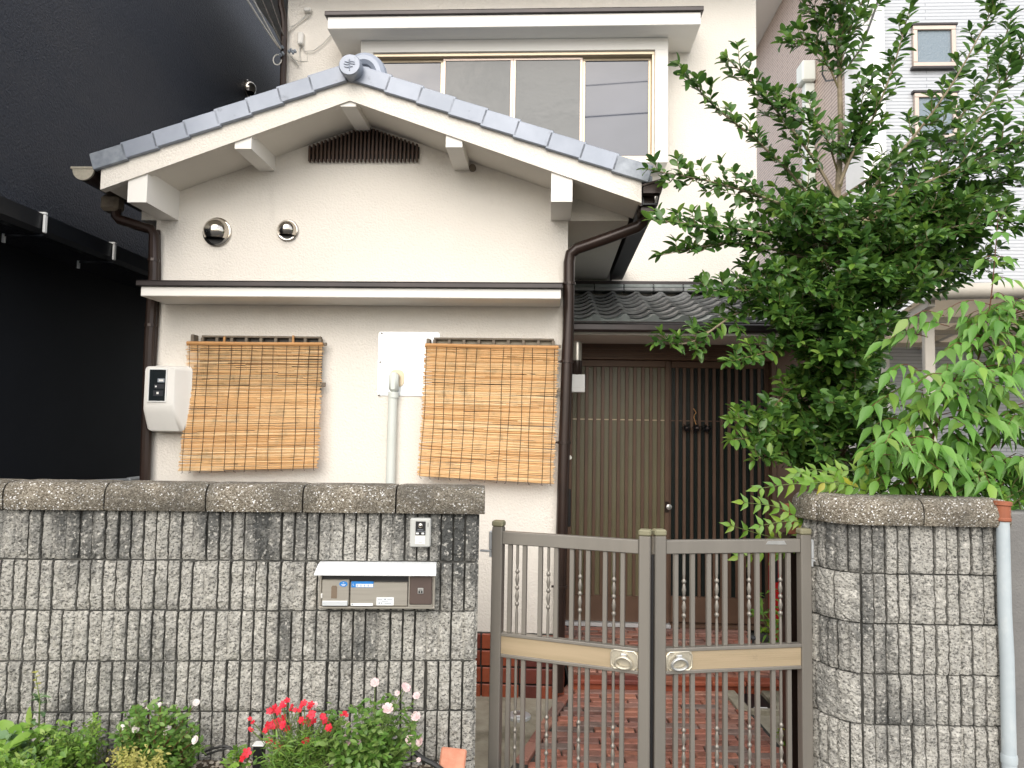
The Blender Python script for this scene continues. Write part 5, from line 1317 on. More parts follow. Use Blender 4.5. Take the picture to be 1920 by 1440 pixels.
# ------------------------------------------------------------------ the big tree
TD = 4.25
tb = P3(1578, 930, TD); tb.z = 0.05
tree = thing('broadleaf_tree', 'dark green glossy leaved tree with radiating branches in front of the entrance and white building', 'tree', WLD, (tb.x, tb.y, 0)); to_ = Vector((tb.x, tb.y, 0))
tp = [Vector((tb.x, TD, 0.0)), P3(1578, 900, TD), P3(1576, 700, TD), P3(1572, 470, TD), P3(1570, 390, TD), P3(1576, 250, TD), P3(1574, 110, TD), P3(1580, -60, TD), P3(1585, -200, TD)]
trunk = spline(tp, 40); trr = [.032-.024*(i/40) for i in range(41)]
for i in range(16): trr[i] += .006*(1-i/16)
mb = MB(); mb.tube(trunk, trr, 8); soft(mb.build('trunk', m_bark, tree, to_))
FO = Foliage()
K_ME = [leaf_mesh('leaf', m_leaf, w=.50, tip=.30, fold=.35, curl=.20, belly=.55), leaf_mesh('leaf', m_leaf, w=.56, tip=.15, fold=.45, curl=.12, belly=.58), leaf_mesh('leaf', m_leaf, w=.46, tip=.35, fold=.25, curl=.32, belly=.52), leaf_mesh('leaf', m_leafnew, w=.44, tip=.3, fold=.4, curl=.15, belly=.55)]
branches = []
def leafy(path, s0, ds, size, spread=.95, upb=.35, young=.0, start=.0, tipcluster=True):
    """leaves in two ranks along a twig"""
    L_ = [0]
    for a, b in zip(path, path[1:]): L_.append(L_[-1]+(b-a).length)
    d = L_[-1]*start; sgn = 1
    ref = Vector((rnd.gauss(0, .3), -.65+rnd.gauss(0, .35), .9)).normalized()
    while d < L_[-1]:
        for i in range(len(L_)-1):
            if L_[i+1] >= d: break
        f = (d-L_[i])/max(1e-6, L_[i+1]-L_[i]); p = path[i].lerp(path[i+1], f); T = (path[i+1]-path[i]).normalized()
        side = T.cross(ref).normalized()*sgn
        dr = T*.55 + side*spread + ref*upb*rnd.uniform(.2, 1.2) + rv(.18)
        up = ref + rv(.28) - T*.15
        s = size*rnd.uniform(.72, 1.15)*(1-.25*d/L_[-1])
        k = 3 if rnd.random() < young*(d/L_[-1])**2 else rnd.choice((0, 0, 1, 2))
        FO.add(lmat(p, dr, up, s), k)
        d += ds*rnd.uniform(.7, 1.3); sgn = -sgn
    if tipcluster:
        T = (path[-1]-path[-2]).normalized()
        for k in range(4):
            a = k*PI/2+rnd.random(); u = T.orthogonal().normalized(); w_ = T.cross(u)
            FO.add(lmat(path[-1], T*.7+(u*math.cos(a)+w_*math.sin(a))*.6, UP+rv(.3), size*rnd.uniform(.55, .85)), 3 if rnd.random() < .25+young else 0)
def branch(pxs, d0, d1, r0=.011, twigs=True, size=.088, dens=.021, young=.1, tl=(.10, .28), nt=None, mat=None, start=.18, jit=.0):
    n = len(pxs); pts = [P3(X, Y, d0+(d1-d0)*i/(n-1)) for i, (X, Y) in enumerate(pxs)]
    sp = spline(pts, 8*(n-1)); m = len(sp)
    b = MB(); b.tube(sp, [r0*(1-.82*i/(m-1)) for i in range(m)], 6); soft(b.build('branch', m_bark if r0 > .009 else m_twig, tree, to_))
    leafy(sp, 0, dens, size, young=young, start=start)
    if twigs:
        ln = sum((q-p).length for p, q in zip(sp, sp[1:])); cnt = int(1.75*(nt or int(ln/.075)))
        tw = MB()
        for k in range(cnt):
            t = start*.8 + (1-start*.8)*(k+.5)/cnt*.94; i = min(int(t*(m-1)), m-2); p = sp[i]; T = (sp[i+1]-sp[i]).normalized()
            s = (1 if k % 2 else -1); sd_ = T.cross(Vector((rnd.gauss(0, .5), -.8, rnd.gauss(0, .5)+.25))).normalized()*s
            l = rnd.uniform(*tl)*(1.15-.75*t); d = (T*.85 + sd_*.75 + rv(.20) + UP*.12).normalized()
            e = p+d*l; q = p.lerp(e, .5)+UP*(-.01)+rv(.006)
            pp_ = spline([p, q, e+UP*.015], 5); tw.tube(pp_, [.0035-.0022*j/5 for j in range(6)], 5)
            leafy(pp_, 0, dens, size*.95, young=young, start=.12)
        if tw.v:
            o = soft(tw.build('twigs', m_twig, tree, to_)); o['kind'] = 'stuff'
# upper, open branches
branch([(1572, 455), (1500, 345), (1420, 265), (1335, 195), (1272, 122)], 4.2, 3.75, nt=9, tl=(.07, .16))
branch([(1572, 375), (1520, 290), (1462, 215), (1415, 160), (1362, 108)], 4.25, 4.05, nt=11, tl=(.10, .24))
branch([(1573, 330), (1545, 250), (1500, 205), (1440, 190)], 4.25, 4.1, r0=.007, nt=6, tl=(.08, .18))
branch([(1574, 170), (1540, 95), (1510, 75), (1468, 80)], 4.25, 4.15, r0=.006, nt=6, tl=(.06, .14))
branch([(1576, 120), (1550, 50), (1520, 10), (1495, -40)], 4.25, 4.1, r0=.006, nt=6, tl=(.08, .2))
branch([(1578, 100), (1600, 40), (1625, -20), (1640, -80)], 4.25, 4.2, r0=.006, nt=7, tl=(.1, .22))
branch([(1576, 160), (1580, 60), (1575, -20), (1585, -110)], 4.25, 4.05, r0=.006, nt=12, tl=(.1, .24), start=.05)
branch([(1574, 345), (1600, 285), (1640, 215), (1680, 110), (1712, -10)], 4.2, 3.95, nt=8, tl=(.06, .15))
branch([(1574, 440), (1660, 322), (1730, 235), (1790, 150), (1850, 40), (1872, -10)], 4.2, 3.85, nt=10, tl=(.08, .18))
branch([(1575, 372), (1690, 296), (1790, 230), (1860, 130), (1898, 30)], 4.3, 4.3, nt=10, tl=(.08, .2))
branch([(1576, 445), (1720, 340), (1830, 230), (1900, 130), (1950, 60)], 4.2, 4.0, nt=14, tl=(.10, .26))
branch([(1576, 400), (1730, 345), (1850, 290), (1960, 230)], 4.2, 3.8, nt=16, tl=(.12, .30))
branch([(1576, 450), (1720, 400), (1840, 350), (1980, 320)], 4.2, 4.0, nt=18, tl=(.12, .32))
branch([(1576, 480), (1700, 450), (1820, 420), (1960, 410)], 4.2, 3.7, nt=18, tl=(.12, .30))
branch([(1577, 540), (1680, 500), (1780, 480), (1870, 490)], 4.2, 3.9, nt=16, tl=(.12, .28))
branch([(1577, 350), (1595, 270), (1612, 210), (1625, 140)], 4.2, 4.1, r0=.006, nt=8, tl=(.07, .16))
# left side tiers
branch([(1574, 440), (1470, 385), (1350, 345), (1215, 318)], 4.2, 3.75, nt=14, tl=(.08, .18))
branch([(1574, 470), (1450, 440), (1340, 425), (1222, 412)], 4.2, 3.6, nt=13, tl=(.07, .15))
branch([(1574, 500), (1460, 470), (1370, 455), (1240, 478)], 4.2, 3.7, nt=13, tl=(.07, .16))
branch([(1574, 560), (1480, 540), (1400, 545), (1310, 545)], 4.2, 3.75, nt=14, tl=(.10, .22))
branch([(1574, 600), (1480, 580), (1390, 585), (1300, 640), (1232, 642)], 4.2, 3.6, nt=12, tl=(.07, .16))
branch([(1574, 660), (1500, 640), (1440, 660), (1365, 678)], 4.2, 3.6, r0=.008, nt=10, tl=(.07, .16), young=.25)
branch([(1574, 740), (1500, 720), (1430, 780), (1370, 785)], 4.2, 3.6, r0=.008, nt=10, tl=(.07, .15), young=.5)
branch([(1574, 770), (1500, 790), (1440, 815), (1372, 825)], 4.2, 3.55, r0=.008, nt=10, tl=(.07, .16), young=.6)
branch([(1574, 800), (1510, 840), (1460, 850), (1415, 862)], 4.1, 3.6, r0=.007, nt=8, tl=(.07, .15), young=.3)
branch([(1580, 830), (1600, 760), (1604, 690), (1604, 618)], 4.0, 3.6, r0=.008, nt=8, tl=(.05, .10), young=.35, size=.082, dens=.018)
branch([(1580, 700), (1500, 600), (1470, 580), (1450, 560)], 4.0, 3.7, r0=.007, nt=12, tl=(.10, .2))
# dense inner and lower foliage: lobes of short leafy branches (X, Y centre, spread, count)
for (cx_, cy_, rx_, ry_, n_) in ((1500, 400, 120, 55, 14), (1430, 500, 120, 50, 13), (1660, 400, 110, 60, 15), (1780, 430, 110, 55, 13), (1850, 360, 80, 60, 10), (1640, 500, 110, 50, 14), (1760, 500, 90, 40, 8),
                                 (1570, 480, 120, 90, 22), (1480, 590, 110, 60, 16), (1580, 600, 120, 80, 20), (1650, 560, 70, 50, 8), (1560, 720, 120, 80, 24), (1620, 690, 70, 70, 10), (1500, 800, 90, 60, 15), (1590, 820, 100, 60, 18), (1660, 850, 50, 40, 6)):
    for k in range(n_):
        a = rnd.uniform(0, 2*PI); q = math.sqrt(rnd.random()); X1 = cx_+rx_*q*math.cos(a); Y1 = cy_+ry_*q*math.sin(a)
        f = max(0, 1-abs(X1-1574)/420); dd = 4.2 + rnd.uniform(-.75, .5)*(.35+.65*f)
        ys = max(420, min(860, Y1+rnd.uniform(20, 110)))
        branch([(1574, ys), ((1574*.45+X1*.55), (ys*.4+Y1*.6)+8), (X1, Y1)], 4.22, dd, r0=.005, nt=4, tl=(.07, .17), young=.10, size=.086, start=.5, dens=.024)
print('tree leaves', len(FO.l))
FO.emit(tree, to_, K_ME)
# ------------------------------------------------------------------ pale shrub with pointed drooping leaflets, right
SD = 3.48
sb_ = P3(1740, 935, SD); shr = thing('leafy_shrub', 'bright light green shrub with pointed drooping leaves above the curved block wall', 'shrub', WLD, (sb_.x, SD, .3)); sh_o = Vector((sb_.x, SD, .3))
FO = Foliage()
S_ME = [leaf_mesh('leaf', m_shrub, w=.36, tip=.95, fold=.35, curl=.35, belly=.34), leaf_mesh('leaf', m_shrub, w=.40, tip=.9, fold=.45, curl=.20, belly=.38), leaf_mesh('leaf', m_leafnew, w=.40, tip=.9, fold=.2, curl=.2, belly=.36)]
def compound(p, d, l, nl, size, droop=.5, FO_=None, young=.06, mats=3):
    size *= 1.08; pts = spline([p, p+d*l*.5+UP*.03*l, p+d*l-UP*droop*l*.5], 6)
    st_.tube(pts, [.0026-.0014*j/6 for j in range(7)], 5)
    T0 = (pts[-1]-pts[0]).normalized()
    for k in range(nl):
        t = .3+.7*k/max(1, nl-1); i = min(int(t*6), 5); q = pts[i].lerp(pts[i+1], t*6-i) if t < 1 else pts[-1]; T = (pts[min(i+1, 6)]-pts[i]).normalized()
        sgn = 1 if k % 2 else -1; sd_ = T.cross(UP).normalized()*sgn
        dr = T*.55+sd_*.75 - UP*rnd.uniform(.2, .8) + rv(.15)
        if k == nl-1: dr = T - UP*.35+rv(.1)
        FO_.add(lmat(q, dr, UP+Vector((0, -.5, 0))+rv(.25), size*rnd.uniform(.7, 1.1)*(1 if t < .9 else 1.1)), 2 if rnd.random() < young else rnd.choice((0, 1)))
st_ = MB()
stems = [([(1742, 960), (1765, 870), (1800, 770), (1838, 660), (1858, 560), (1872, 400)], SD, SD+.05), ([(1735, 960), (1740, 860), (1770, 760), (1800, 690)], SD, SD-.15), ([(1760, 960), (1830, 870), (1900, 800), (1960, 760)], SD+.05, SD), ([(1725, 960), (1700, 880), (1690, 820)], SD, SD-.2), ([(1770, 960), (1850, 880), (1940, 860)], SD, SD-.1), ([(1845, 640), (1880, 600), (1930, 570)], SD+.05, SD+.1)]
sm = MB()
for pxs, a, b in stems:
    pts = spline([P3(X, Y, a+(b-a)*i/(len(pxs)-1)) for i, (X, Y) in enumerate(pxs)], 20); sm.tube(pts, [.008-.006*j/20 for j in range(21)], 6)
    n_ = 34 if len(pxs) > 4 else 20
    for k in range(n_):
        i = int(3+17*k/(n_-1)); p = pts[min(i, 20)]; an = k*2.4+rnd.uniform(-.5, .5)
        top = (i/20) if len(pxs) > 4 else 0
        l = rnd.uniform(.16, .26)*(1-.45*top); d = Vector((math.cos(an), -.45*abs(math.sin(an))-.1, .10)).normalized()
        if top > .8: l *= .6
        compound(p, d, l, rnd.choice((7, 7, 9)) if top < .6 else 3, (.100 if top < .5 else .078), .5, FO)
for (X, Y, dx, dd) in ((1650, 880, -.22, -.15), (1660, 800, -.2, -.1), (1690, 740, -.25, -.1), (1790, 800, -.05, -.25), (1850, 800, .15, -.25), (1700, 640, -.2, 0), (1740, 620, -.2, .0), (1870, 700, .2, -.2), (1800, 900, .2, -.2), (1840, 870, .25, -.2), (1760, 860, -.2, -.25), (1880, 880, .2, -.1), (1820, 740, -.15, -.25), (1640, 850, -.25, -.2), (1680, 700, -.2, -.2), (1700, 790, -.2, -.3), (1720, 850, -.15, -.3), (1650, 760, -.2, -.2), (1740, 700, -.1, -.3), (1770, 760, .1, -.3), (1700, 910, -.2, -.3), (1780, 920, .1, -.3), (1900, 720, .2, -.2), (1870, 640, .1, -.2), (1780, 660, -.2, -.2), (1730, 600, -.2, -.1), (1820, 580, -.2, 0), (1900, 620, .2, 0)):
    p = P3(X+40*(1 if dx < 0 else -1), Y-8, SD); compound(p, Vector((dx*4, dd*2, .1)).normalized(), rnd.uniform(.16, .24), 6, .112, .5, FO, .14)
for k in range(46):
    X = rnd.uniform(1665, 1930); Y = rnd.uniform(610, 905)
    if X < 1760 and Y < 690: continue
    compound(P3(X, Y-6, rnd.uniform(3.38, 3.7)), Vector((rnd.choice((-1, 1))*rnd.uniform(.4, 1), -rnd.uniform(.2, .9), rnd.uniform(-.1, .25))).normalized(), rnd.uniform(.14, .2), 6, .10, .5, FO, .10)
soft(sm.build('stems', m_redstem, shr, sh_o))['kind'] = 'stuff'
o = st_.build('leaf_stalks', m_redstem, shr, sh_o); o['kind'] = 'stuff'
FO.emit(shr, sh_o, S_ME)
# low dark bushy plant along the coping and twiggy stems to the right
lb = P3(1780, 930, 3.5); low = thing('low_bush', 'small dark leaved bush trailing along the coping towards the drain pipe', 'bush', WLD, (lb.x, 3.5, .9)); lbo = Vector((lb.x, 3.5, .9))
FO = Foliage(); tw = MB()
for k in range(46):
    X = rnd.uniform(1600, 1925); Y = rnd.uniform(868, 925) if X < 1850 else rnd.uniform(890, 945)
    d = rnd.uniform(3.22, 3.6); p = P3(X, Y+25, d); e = p+Vector((rnd.uniform(-.12, .12), -.04, rnd.uniform(.02, .12)))
    pp_ = spline([p, p.lerp(e, .5)+rv(.01), e], 4); tw.tube(pp_, .0022, 4)
    for t in range(5):
        q = pp_[t]; FO.add(lmat(q, Vector((rnd.uniform(-1, 1), rnd.uniform(-.8, .2), rnd.uniform(-.2, .6))), UP+rv(.4), rnd.uniform(.04, .065)), rnd.choice((0, 0, 1, 2)))
pp_ = spline([P3(X, Y, 3.3) for X, Y in ((1790, 925), (1830, 905), (1870, 915), (1900, 950), (1905, 985))], 14); tw.tube(pp_, .003, 5)
for i in range(8, 15):
    FO.add(lmat(pp_[i], Vector((rnd.uniform(-1, 1), -.6, -.5)), UP+Vector((0, -.8, 0))+rv(.2), .06), 2)
for (X0, Y0, X1, Y1) in ((1850, 920, 1905, 850), (1850, 920, 1935, 880), (1880, 900, 1925, 930)):
    a, b = P3(X0, Y0, 3.45), P3(X1, Y1, 3.5); pp_ = spline([a, a.lerp(b, .5)+rv(.015), b], 5); tw.tube(pp_, .0025, 5)
    for q in pp_: FO.add(lmat(q, Vector((rnd.uniform(-1, 1), -.5, rnd.uniform(-.5, .5))), UP+rv(.3), .05), 1)
o = tw.build('twigs', m_twig, low, lbo); o['kind'] = 'stuff'
LB_ME = [leaf_mesh('leaf', m_leaf, w=.46, tip=.6, fold=.2, curl=.2), leaf_mesh('leaf', m_rosel, w=.44, tip=.6, fold=.2, curl=.2), leaf_mesh('leaf', m_frond, w=.44, tip=.6, fold=.2, curl=.25)]
FO.emit(low, lbo, LB_ME)
# ------------------------------------------------------------------ pinnate fronds hanging over the rounded corner
fb_ = P3(1560, 915, 3.4); frd = thing('pinnate_plant', 'bright green plant with feathery pinnate fronds hanging over the rounded coping corner', 'plant', WLD, (fb_.x, 3.4, .6)); fro = Vector((fb_.x, 3.4, .6))
FO = Foliage(); st_ = MB()
F_ME = [leaf_mesh('leaf', m_frond, w=.46, tip=.8, fold=.25, curl=.25, belly=.38), leaf_mesh('leaf', m_frond, w=.42, tip=.85, fold=.2, curl=.35, belly=.36), leaf_mesh('leaf', m_yellowleaf, w=.42, tip=.8, fold=.25, curl=.25)]
def frond(pxs, d0, d1, npairs, size, yl=0., droop=.8):
    pts = spline([P3(X, Y, d0+(d1-d0)*i/(len(pxs)-1)) for i, (X, Y) in enumerate(pxs)], 24); st_.tube(pts, [.0028-.0016*j/24 for j in range(25)], 5)
    for k in range(npairs):
        t = .10+.88*k/(npairs-1); i = min(int(t*24), 23); p = pts[i]; T = (pts[i+1]-pts[i]).normalized()
        for s in (1, -1):
            sd_ = Vector((-T.z, -.25, T.x))*s
            dr = T*.55 + sd_*.75 - UP*(.35*droop if s*T.x > 0 else .1) + rv(.12)
            FO.add(lmat(p, dr, Vector((0, -1, .35))+rv(.25), size*rnd.uniform(.8, 1.1)*(1-.35*t)), 2 if rnd.random() < yl*(1-t) else rnd.choice((0, 1)))
    FO.add(lmat(pts[-1], (pts[-1]-pts[-3]).normalized(), Vector((0, -1, .4)), size*.7), 0)
frond([(1545, 1000), (1500, 972), (1455, 950), (1394, 942)], 3.34, 3.18, 9, .078, .1)
frond([(1540, 1000), (1510, 980), (1470, 978), (1424, 986)], 3.34, 3.2, 8, .072, .25)
frond([(1600, 915), (1540, 905), (1480, 908), (1422, 916)], 3.34, 3.12, 9, .085)
frond([(1640, 925), (1590, 905), (1540, 900), (1495, 885)], 3.36, 3.3, 8, .08, .2)
frond([(1640, 930), (1610, 915), (1570, 905), (1520, 905)], 3.36, 3.16, 8, .085, .3)
frond([(1600, 925), (1570, 895), (1530, 880), (1490, 890)], 3.4, 3.4, 7, .08, .1)
frond([(1650, 925), (1640, 900), (1610, 885), (1570, 880)], 3.36, 3.3, 7, .075, .35)
frond([(1520, 985), (1510, 1000), (1495, 1015), (1470, 1030)], 3.34, 3.3, 6, .07, .3)
frond([(1500, 1030), (1470, 1034), (1430, 1036), (1385, 1045)], 3.6, 3.55, 7, .085)
frond([(1500, 1020), (1460, 1010), (1420, 1000), (1370, 985)], 3.7, 3.65, 6, .08)
o = st_.build('frond_stalks', m_greenstem, frd, fro); o['kind'] = 'stuff'
mb = MB(); mb.tube([(fb_.x-.02, 3.42, .02), (fb_.x, 3.4, .6), P3(1545, 1000, 3.34)], .007, 6); mb.tube([(fb_.x-.02, 3.42, .02), (fb_.x+.02, 3.42, .8), P3(1610, 925, 3.36)], .007, 6); o = mb.build('stems', m_greenstem, frd, fro); o['kind'] = 'stuff'
FO.emit(frd, fro, F_ME)
# small seedling in the yard seen through the gate, weed by the gate foot
def small_plant(name, label, cat, base, reg, n, size, me, stem_mat=m_greenstem, axis=(0, 0, 1)):
    t = thing(name, label, cat, WLD, base); b0 = Vector(base); F_ = Foliage(); s_ = MB()
    for (X, Y, d) in reg:
        e = P3(X, Y, d); pp_ = spline([b0, b0.lerp(e, .55)+rv(.015), e], 6); s_.tube(pp_, [.003-.002*j/6 for j in range(7)], 4)
        for k in range(n):
            p = pp_[2+int(rnd.random()*4.99)] if k < n-3 else e
            F_.add(lmat(p+rv(.006), Vector((rnd.uniform(-1, 1), rnd.uniform(-.9, .3), rnd.uniform(-.35, .5))), UP+Vector((0, -.4, 0))+rv(.35), size*rnd.uniform(.6, 1.15)), rnd.randrange(len(me)))
    o = s_.build('stems', stem_mat, t, b0); o['kind'] = 'stuff'
    F_.emit(t, b0, me); return t
bp = P3(1462, 1210, 4.9); small_plant('seedling', 'young light green seedling in front of the red box behind the gate', 'plant', (bp.x, 4.9, .085), [(1420, 1118, 4.8), (1405, 1146, 4.8), (1430, 1150, 4.8), (1448, 1105, 4.85), (1468, 1090, 4.85), (1480, 1120, 4.85), (1440, 1168, 4.8), (1462, 1150, 4.8)], 9, .075, [F_ME[0], S_ME[0]])
bp = P3(1478, 1400, 3.5); small_plant('weed', 'yellow green weed at the foot of the pier behind the gate', 'weed', (bp.x+.03, 3.5, .02), [(1458, 1372, 3.45), (1470, 1390, 3.45), (1490, 1368, 3.5)], 6, .055, [F_ME[0], F_ME[2]])
# ------------------------------------------------------------------ flower bed in front of the garden wall
BZ = .165
bed = MB(); nx_, ny_ = 60, 14
def bz(u, v): return BZ - .05*max(0, min(1, (u+.75)/.7)) + .012*nz((u, v, 0), 5) + .006*nz((u, v, 2), 17) + .03*max(0, min(1, v*-1/.7))*0
vs = [(-4.2+4.17*i/nx_ if i < nx_ else -.02, -1.0+1.01*j/ny_, 0) for j in range(ny_+1) for i in range(nx_+1)]
vs = [(x, y, bz(x, y)) for x, y, _ in vs]
bed.add(vs, [(j*(nx_+1)+i, j*(nx_+1)+i+1, (j+1)*(nx_+1)+i+1, (j+1)*(nx_+1)+i) for j in range(ny_) for i in range(nx_)])
o = struct('flower_bed', bed, m_soil, 'narrow raised bed of soil along the foot of the garden wall', LW)
kb = MB(); kb.box(-4.2, -.02, -1.08, -1.001, -.03, BZ+.02, .01); o = struct('bed_edging', kb, m_concrete, 'low concrete edging of the flower bed', LW)
# gravel
g_ = MB(); r_ = random.Random(5)
for k in range(2300):
    u = r_.uniform(-2.3, -.1); v = r_.uniform(-.36, -.004)
    if u < -1.25 and r_.random() < .6: continue
    s = r_.uniform(.004, .0105)
    R_ = Matrix.Translation((u, v, bz(u, v)+s*.35)) @ Matrix.Rotation(r_.uniform(0, 6), 4, 'Z') @ Matrix.Rotation(r_.uniform(-.5, .5), 4, 'X') @ Matrix.Diagonal((s*1.25, s, s*.75, 1))
    pts = [R_ @ Vector(p) for p in ((1, 0, 0), (0, 1, 0), (-1, .1, 0), (0, -1, .1), (.2, .1, .9), (0, 0, -.8), (.7, .7, .3), (-.6, -.6, .4))]
    g_.add(pts, [(0, 6, 4), (6, 1, 4), (1, 2, 4), (2, 7, 4), (7, 3, 4), (3, 0, 4), (0, 1, 5), (1, 2, 5), (2, 3, 5), (3, 0, 5), (0, 6, 1), (2, 7, 3)])
o = g_.build('gravel', m_gravel); o.matrix_world = LW.M; tag(o, 'loose pale gravel scattered over the flower bed', 'gravel', None, 'stuff')
# flowers
def petal_flower(name, mat, n, w, cup, lay=1):
    b = MB()
    for L_ in range(lay):
        sc_ = 1-.32*L_
        for k in range(n):
            a = 2*PI*(k+.5*L_)/n; R_ = Matrix.Rotation(a, 4, 'Z') @ Matrix.Rotation(-cup-.35*L_, 4, 'Y')
            pts = [(0, 0, 0), (.45, -w*.5, .03), (.9, -w*.42, .02), (1.0, 0, .0), (.9, w*.42, .02), (.45, w*.5, .03), (.5, 0, -.03)]
            b.add([R_ @ (Vector(p)*sc_) for p in pts], [(0, 1, 6), (1, 2, 6), (2, 3, 6), (3, 4, 6), (4, 5, 6), (5, 0, 6)])
    b.lathe([(0, .12), (.10, .14), (.16, .02)], (0, 0, 0), (0, 0, 1), 6)
    return b.build(name, mat, mesh_only=True)
fl_red = petal_flower('flower', m_rflower, 5, .74, .12); fl_pink = petal_flower('flower', m_pflower, 6, .80, .30, 3); fl_white = petal_flower('flower', m_wflower, 5, .95, .45, 2)
def bush(name, label, cat, cx, base_d, reg, nst, size, me, flowers, fmesh, fsize, stem_mat=m_greenstem, dens=13, group=None, zb=None):
    b0 = P3(cx, 1425, base_d); b0.z = (zb if zb is not None else BZ-.03); t = thing(name, label, cat, WLD, b0, group); F_ = Foliage(); s_ = MB()
    for k in range(nst):
        X, Y, d = reg(); e = P3(X, Y, d); r0 = b0 + Vector((rnd.gauss(0, .05), rnd.gauss(0, .02), 0))
        pp_ = spline([r0, r0.lerp(e, .5)+Vector((0, 0, .02))+rv(.015), e], 7); s_.tube(pp_, [.0022-.0014*j/7 for j in range(8)], 4)
        for q in range(int(dens*2.3)):
            tt = .35+.65*rnd.random(); i = min(int(tt*7), 6); p = pp_[i].lerp(pp_[i+1], tt*7-i)
            F_.add(lmat(p+rv(.010), Vector((rnd.uniform(-1, 1), rnd.uniform(-1, .4), rnd.uniform(-.3, .8))), UP+Vector((0, -.3, 0))+rv(.4), 1.0*size*rnd.uniform(.55, 1.2)), rnd.randrange(len(me)))
    for (X, Y, d, sc_) in flowers:
        e = P3(X, Y, d); r0 = b0+Vector((rnd.gauss(0, .03), 0, 0)); pp_ = spline([r0, r0.lerp(e, .55)+Vector((0, 0, .03)), e], 7); s_.tube(pp_, .0014, 4)
        n_ = Vector((rnd.gauss(0, .35), -1, .75+rnd.gauss(0, .3))).normalized()
        Q = n_.to_track_quat('Z', 'Y').to_matrix().to_4x4(); inst('flower', fmesh, Matrix.Translation(e-b0) @ Q @ Matrix.Rotation(rnd.uniform(0, 6), 4, 'Z') @ Matrix.Scale(fsize*sc_, 4), t)
    o = s_.build('stems', stem_mat, t, b0); o['kind'] = 'stuff'
    F_.emit(t, b0, me); return t
R_ME = [leaf_mesh('leaf', m_rosel, w=.60, tip=.4, fold=.2, curl=.15), leaf_mesh('leaf', m_rosel, w=.52, tip=.5, fold=.3, curl=.25)]
D_ME = [leaf_mesh('leaf', m_rosel, w=.20, tip=.7, fold=.2, curl=.25), leaf_mesh('leaf', m_weed, w=.18, tip=.7, fold=.2, curl=.1)]
W_ME = [leaf_mesh('leaf', m_weed, w=.55, tip=.3, fold=.2, curl=.2), leaf_mesh('leaf', m_weed, w=.40, tip=.6, fold=.2, curl=.3), leaf_mesh('leaf', m_rosel, w=.5, tip=.4, fold=.2, curl=.2)]
def ell(cx, cy, rx, ry, d0, d1):
    def f():
        while True:
            a, b = rnd.uniform(-1, 1), rnd.uniform(-1, 1)
            if a*a+b*b < 1: return cx+a*rx, cy+b*ry, rnd.uniform(d0, d1)
    return f
bush('white_rose_bush', 'dense low rose bush with small white flowers at the left part of the bed', 'rose bush', 300, 2.86, ell(300, 1385, 82, 72, 2.72, 2.97), 90, .027, R_ME,
     [(368, 1318, 2.9, 1), (228, 1366, 2.85, 1), (256, 1367, 2.8, 1.1), (316, 1366, 2.78, .8), (312, 1374, 2.78, .8), (368, 1388, 2.76, 1.15), (276, 1330, 2.8, .7), (300, 1322, 2.8, .7)], fl_white, .015, m_redstem, 15)
rd = [(505, 1333, 1.), (515, 1326, 1.), (522, 1336, 1.), (530, 1318, .9), (533, 1324, .9), (566, 1323, 1.15), (580, 1326, 1.0), (584, 1340, 1.2), (580, 1346, 1.1), (570, 1354, 1.1), (608, 1350, 1.15), (612, 1358, 1.15), (606, 1345, .9), (504, 1360, 1.1), (515, 1356, 1.2), (524, 1352, 1.1), (530, 1362, 1.1), (538, 1368, 1.05), (545, 1330, .7), (553, 1331, .8), (507, 1389, .9), (574, 1391, 1.25), (526, 1401, 1.15), (640, 1340, .7), (650, 1341, .7), (474, 1354, .8), (468, 1366, .7), (512, 1362, 1.), (500, 1368, .9), (588, 1352, 1.), (617, 1365, 1.)]
bush('red_dianthus', 'clump of narrow leaved plant covered in bright red flowers', 'flower', 560, 2.84, ell(560, 1402, 72, 50, 2.72, 2.94), 95, .034, D_ME, [(x+dx, y+dy, 2.80+rnd.uniform(-.05, .06), s*rnd.uniform(.75, 1.1)) for x, y, s in rd for dx, dy in ((0, 0), (rnd.uniform(-9, 9), rnd.uniform(-7, 7)))], fl_red, .0135, m_greenstem, 12)
pk = [(703, 1280, 1.2), (762, 1290, 1.1), (758, 1286, .9), (781, 1305, 1.0), (590, 1322, .9), (727, 1329, 1.5), (780, 1344, 1.3), (652, 1357, .7), (710, 1361, .5), (665, 1372, .8), (648, 1382, .7), (652, 1394, .9), (671, 1390, .85), (768, 1387, 1.2), (788, 1391, 1.2), (702, 1420, 1.4), (785, 1425, .6), (745, 1300, .7)]
bush('pink_rose_bush', 'taller loose rose bush with pale pink and white flowers below the mailbox', 'rose bush', 690, 2.86, ell(693, 1372, 98, 82, 2.72, 2.97), 78, .031, R_ME+[W_ME[2]], [(x, y, 2.80+rnd.uniform(-.05, .05), s) for x, y, s in pk], fl_pink, .0150, m_greenstem, 13)
bush('red_seedling', 'small seedling with two red flowers on the gravel between the bushes', 'plant', 450, 2.80, ell(450, 1408, 14, 9, 2.74, 2.82), 6, .035, W_ME, [(463, 1411, 2.76, 1.1), (455, 1422, 2.76, .9)], fl_red, .0165, m_greenstem, 5, None, BZ)
bush('sedum_clump', 'clump of pale yellow sedum spikes in front of the white rose bush', 'sedum', 250, 2.70, ell(252, 1418, 58, 26, 2.62, 2.74), 30, .016, [leaf_mesh('leaf', m_sedum, w=.5, tip=.4, fold=.2, curl=.1)], [], fl_white, .01, m_sedum, 20, None, .12)
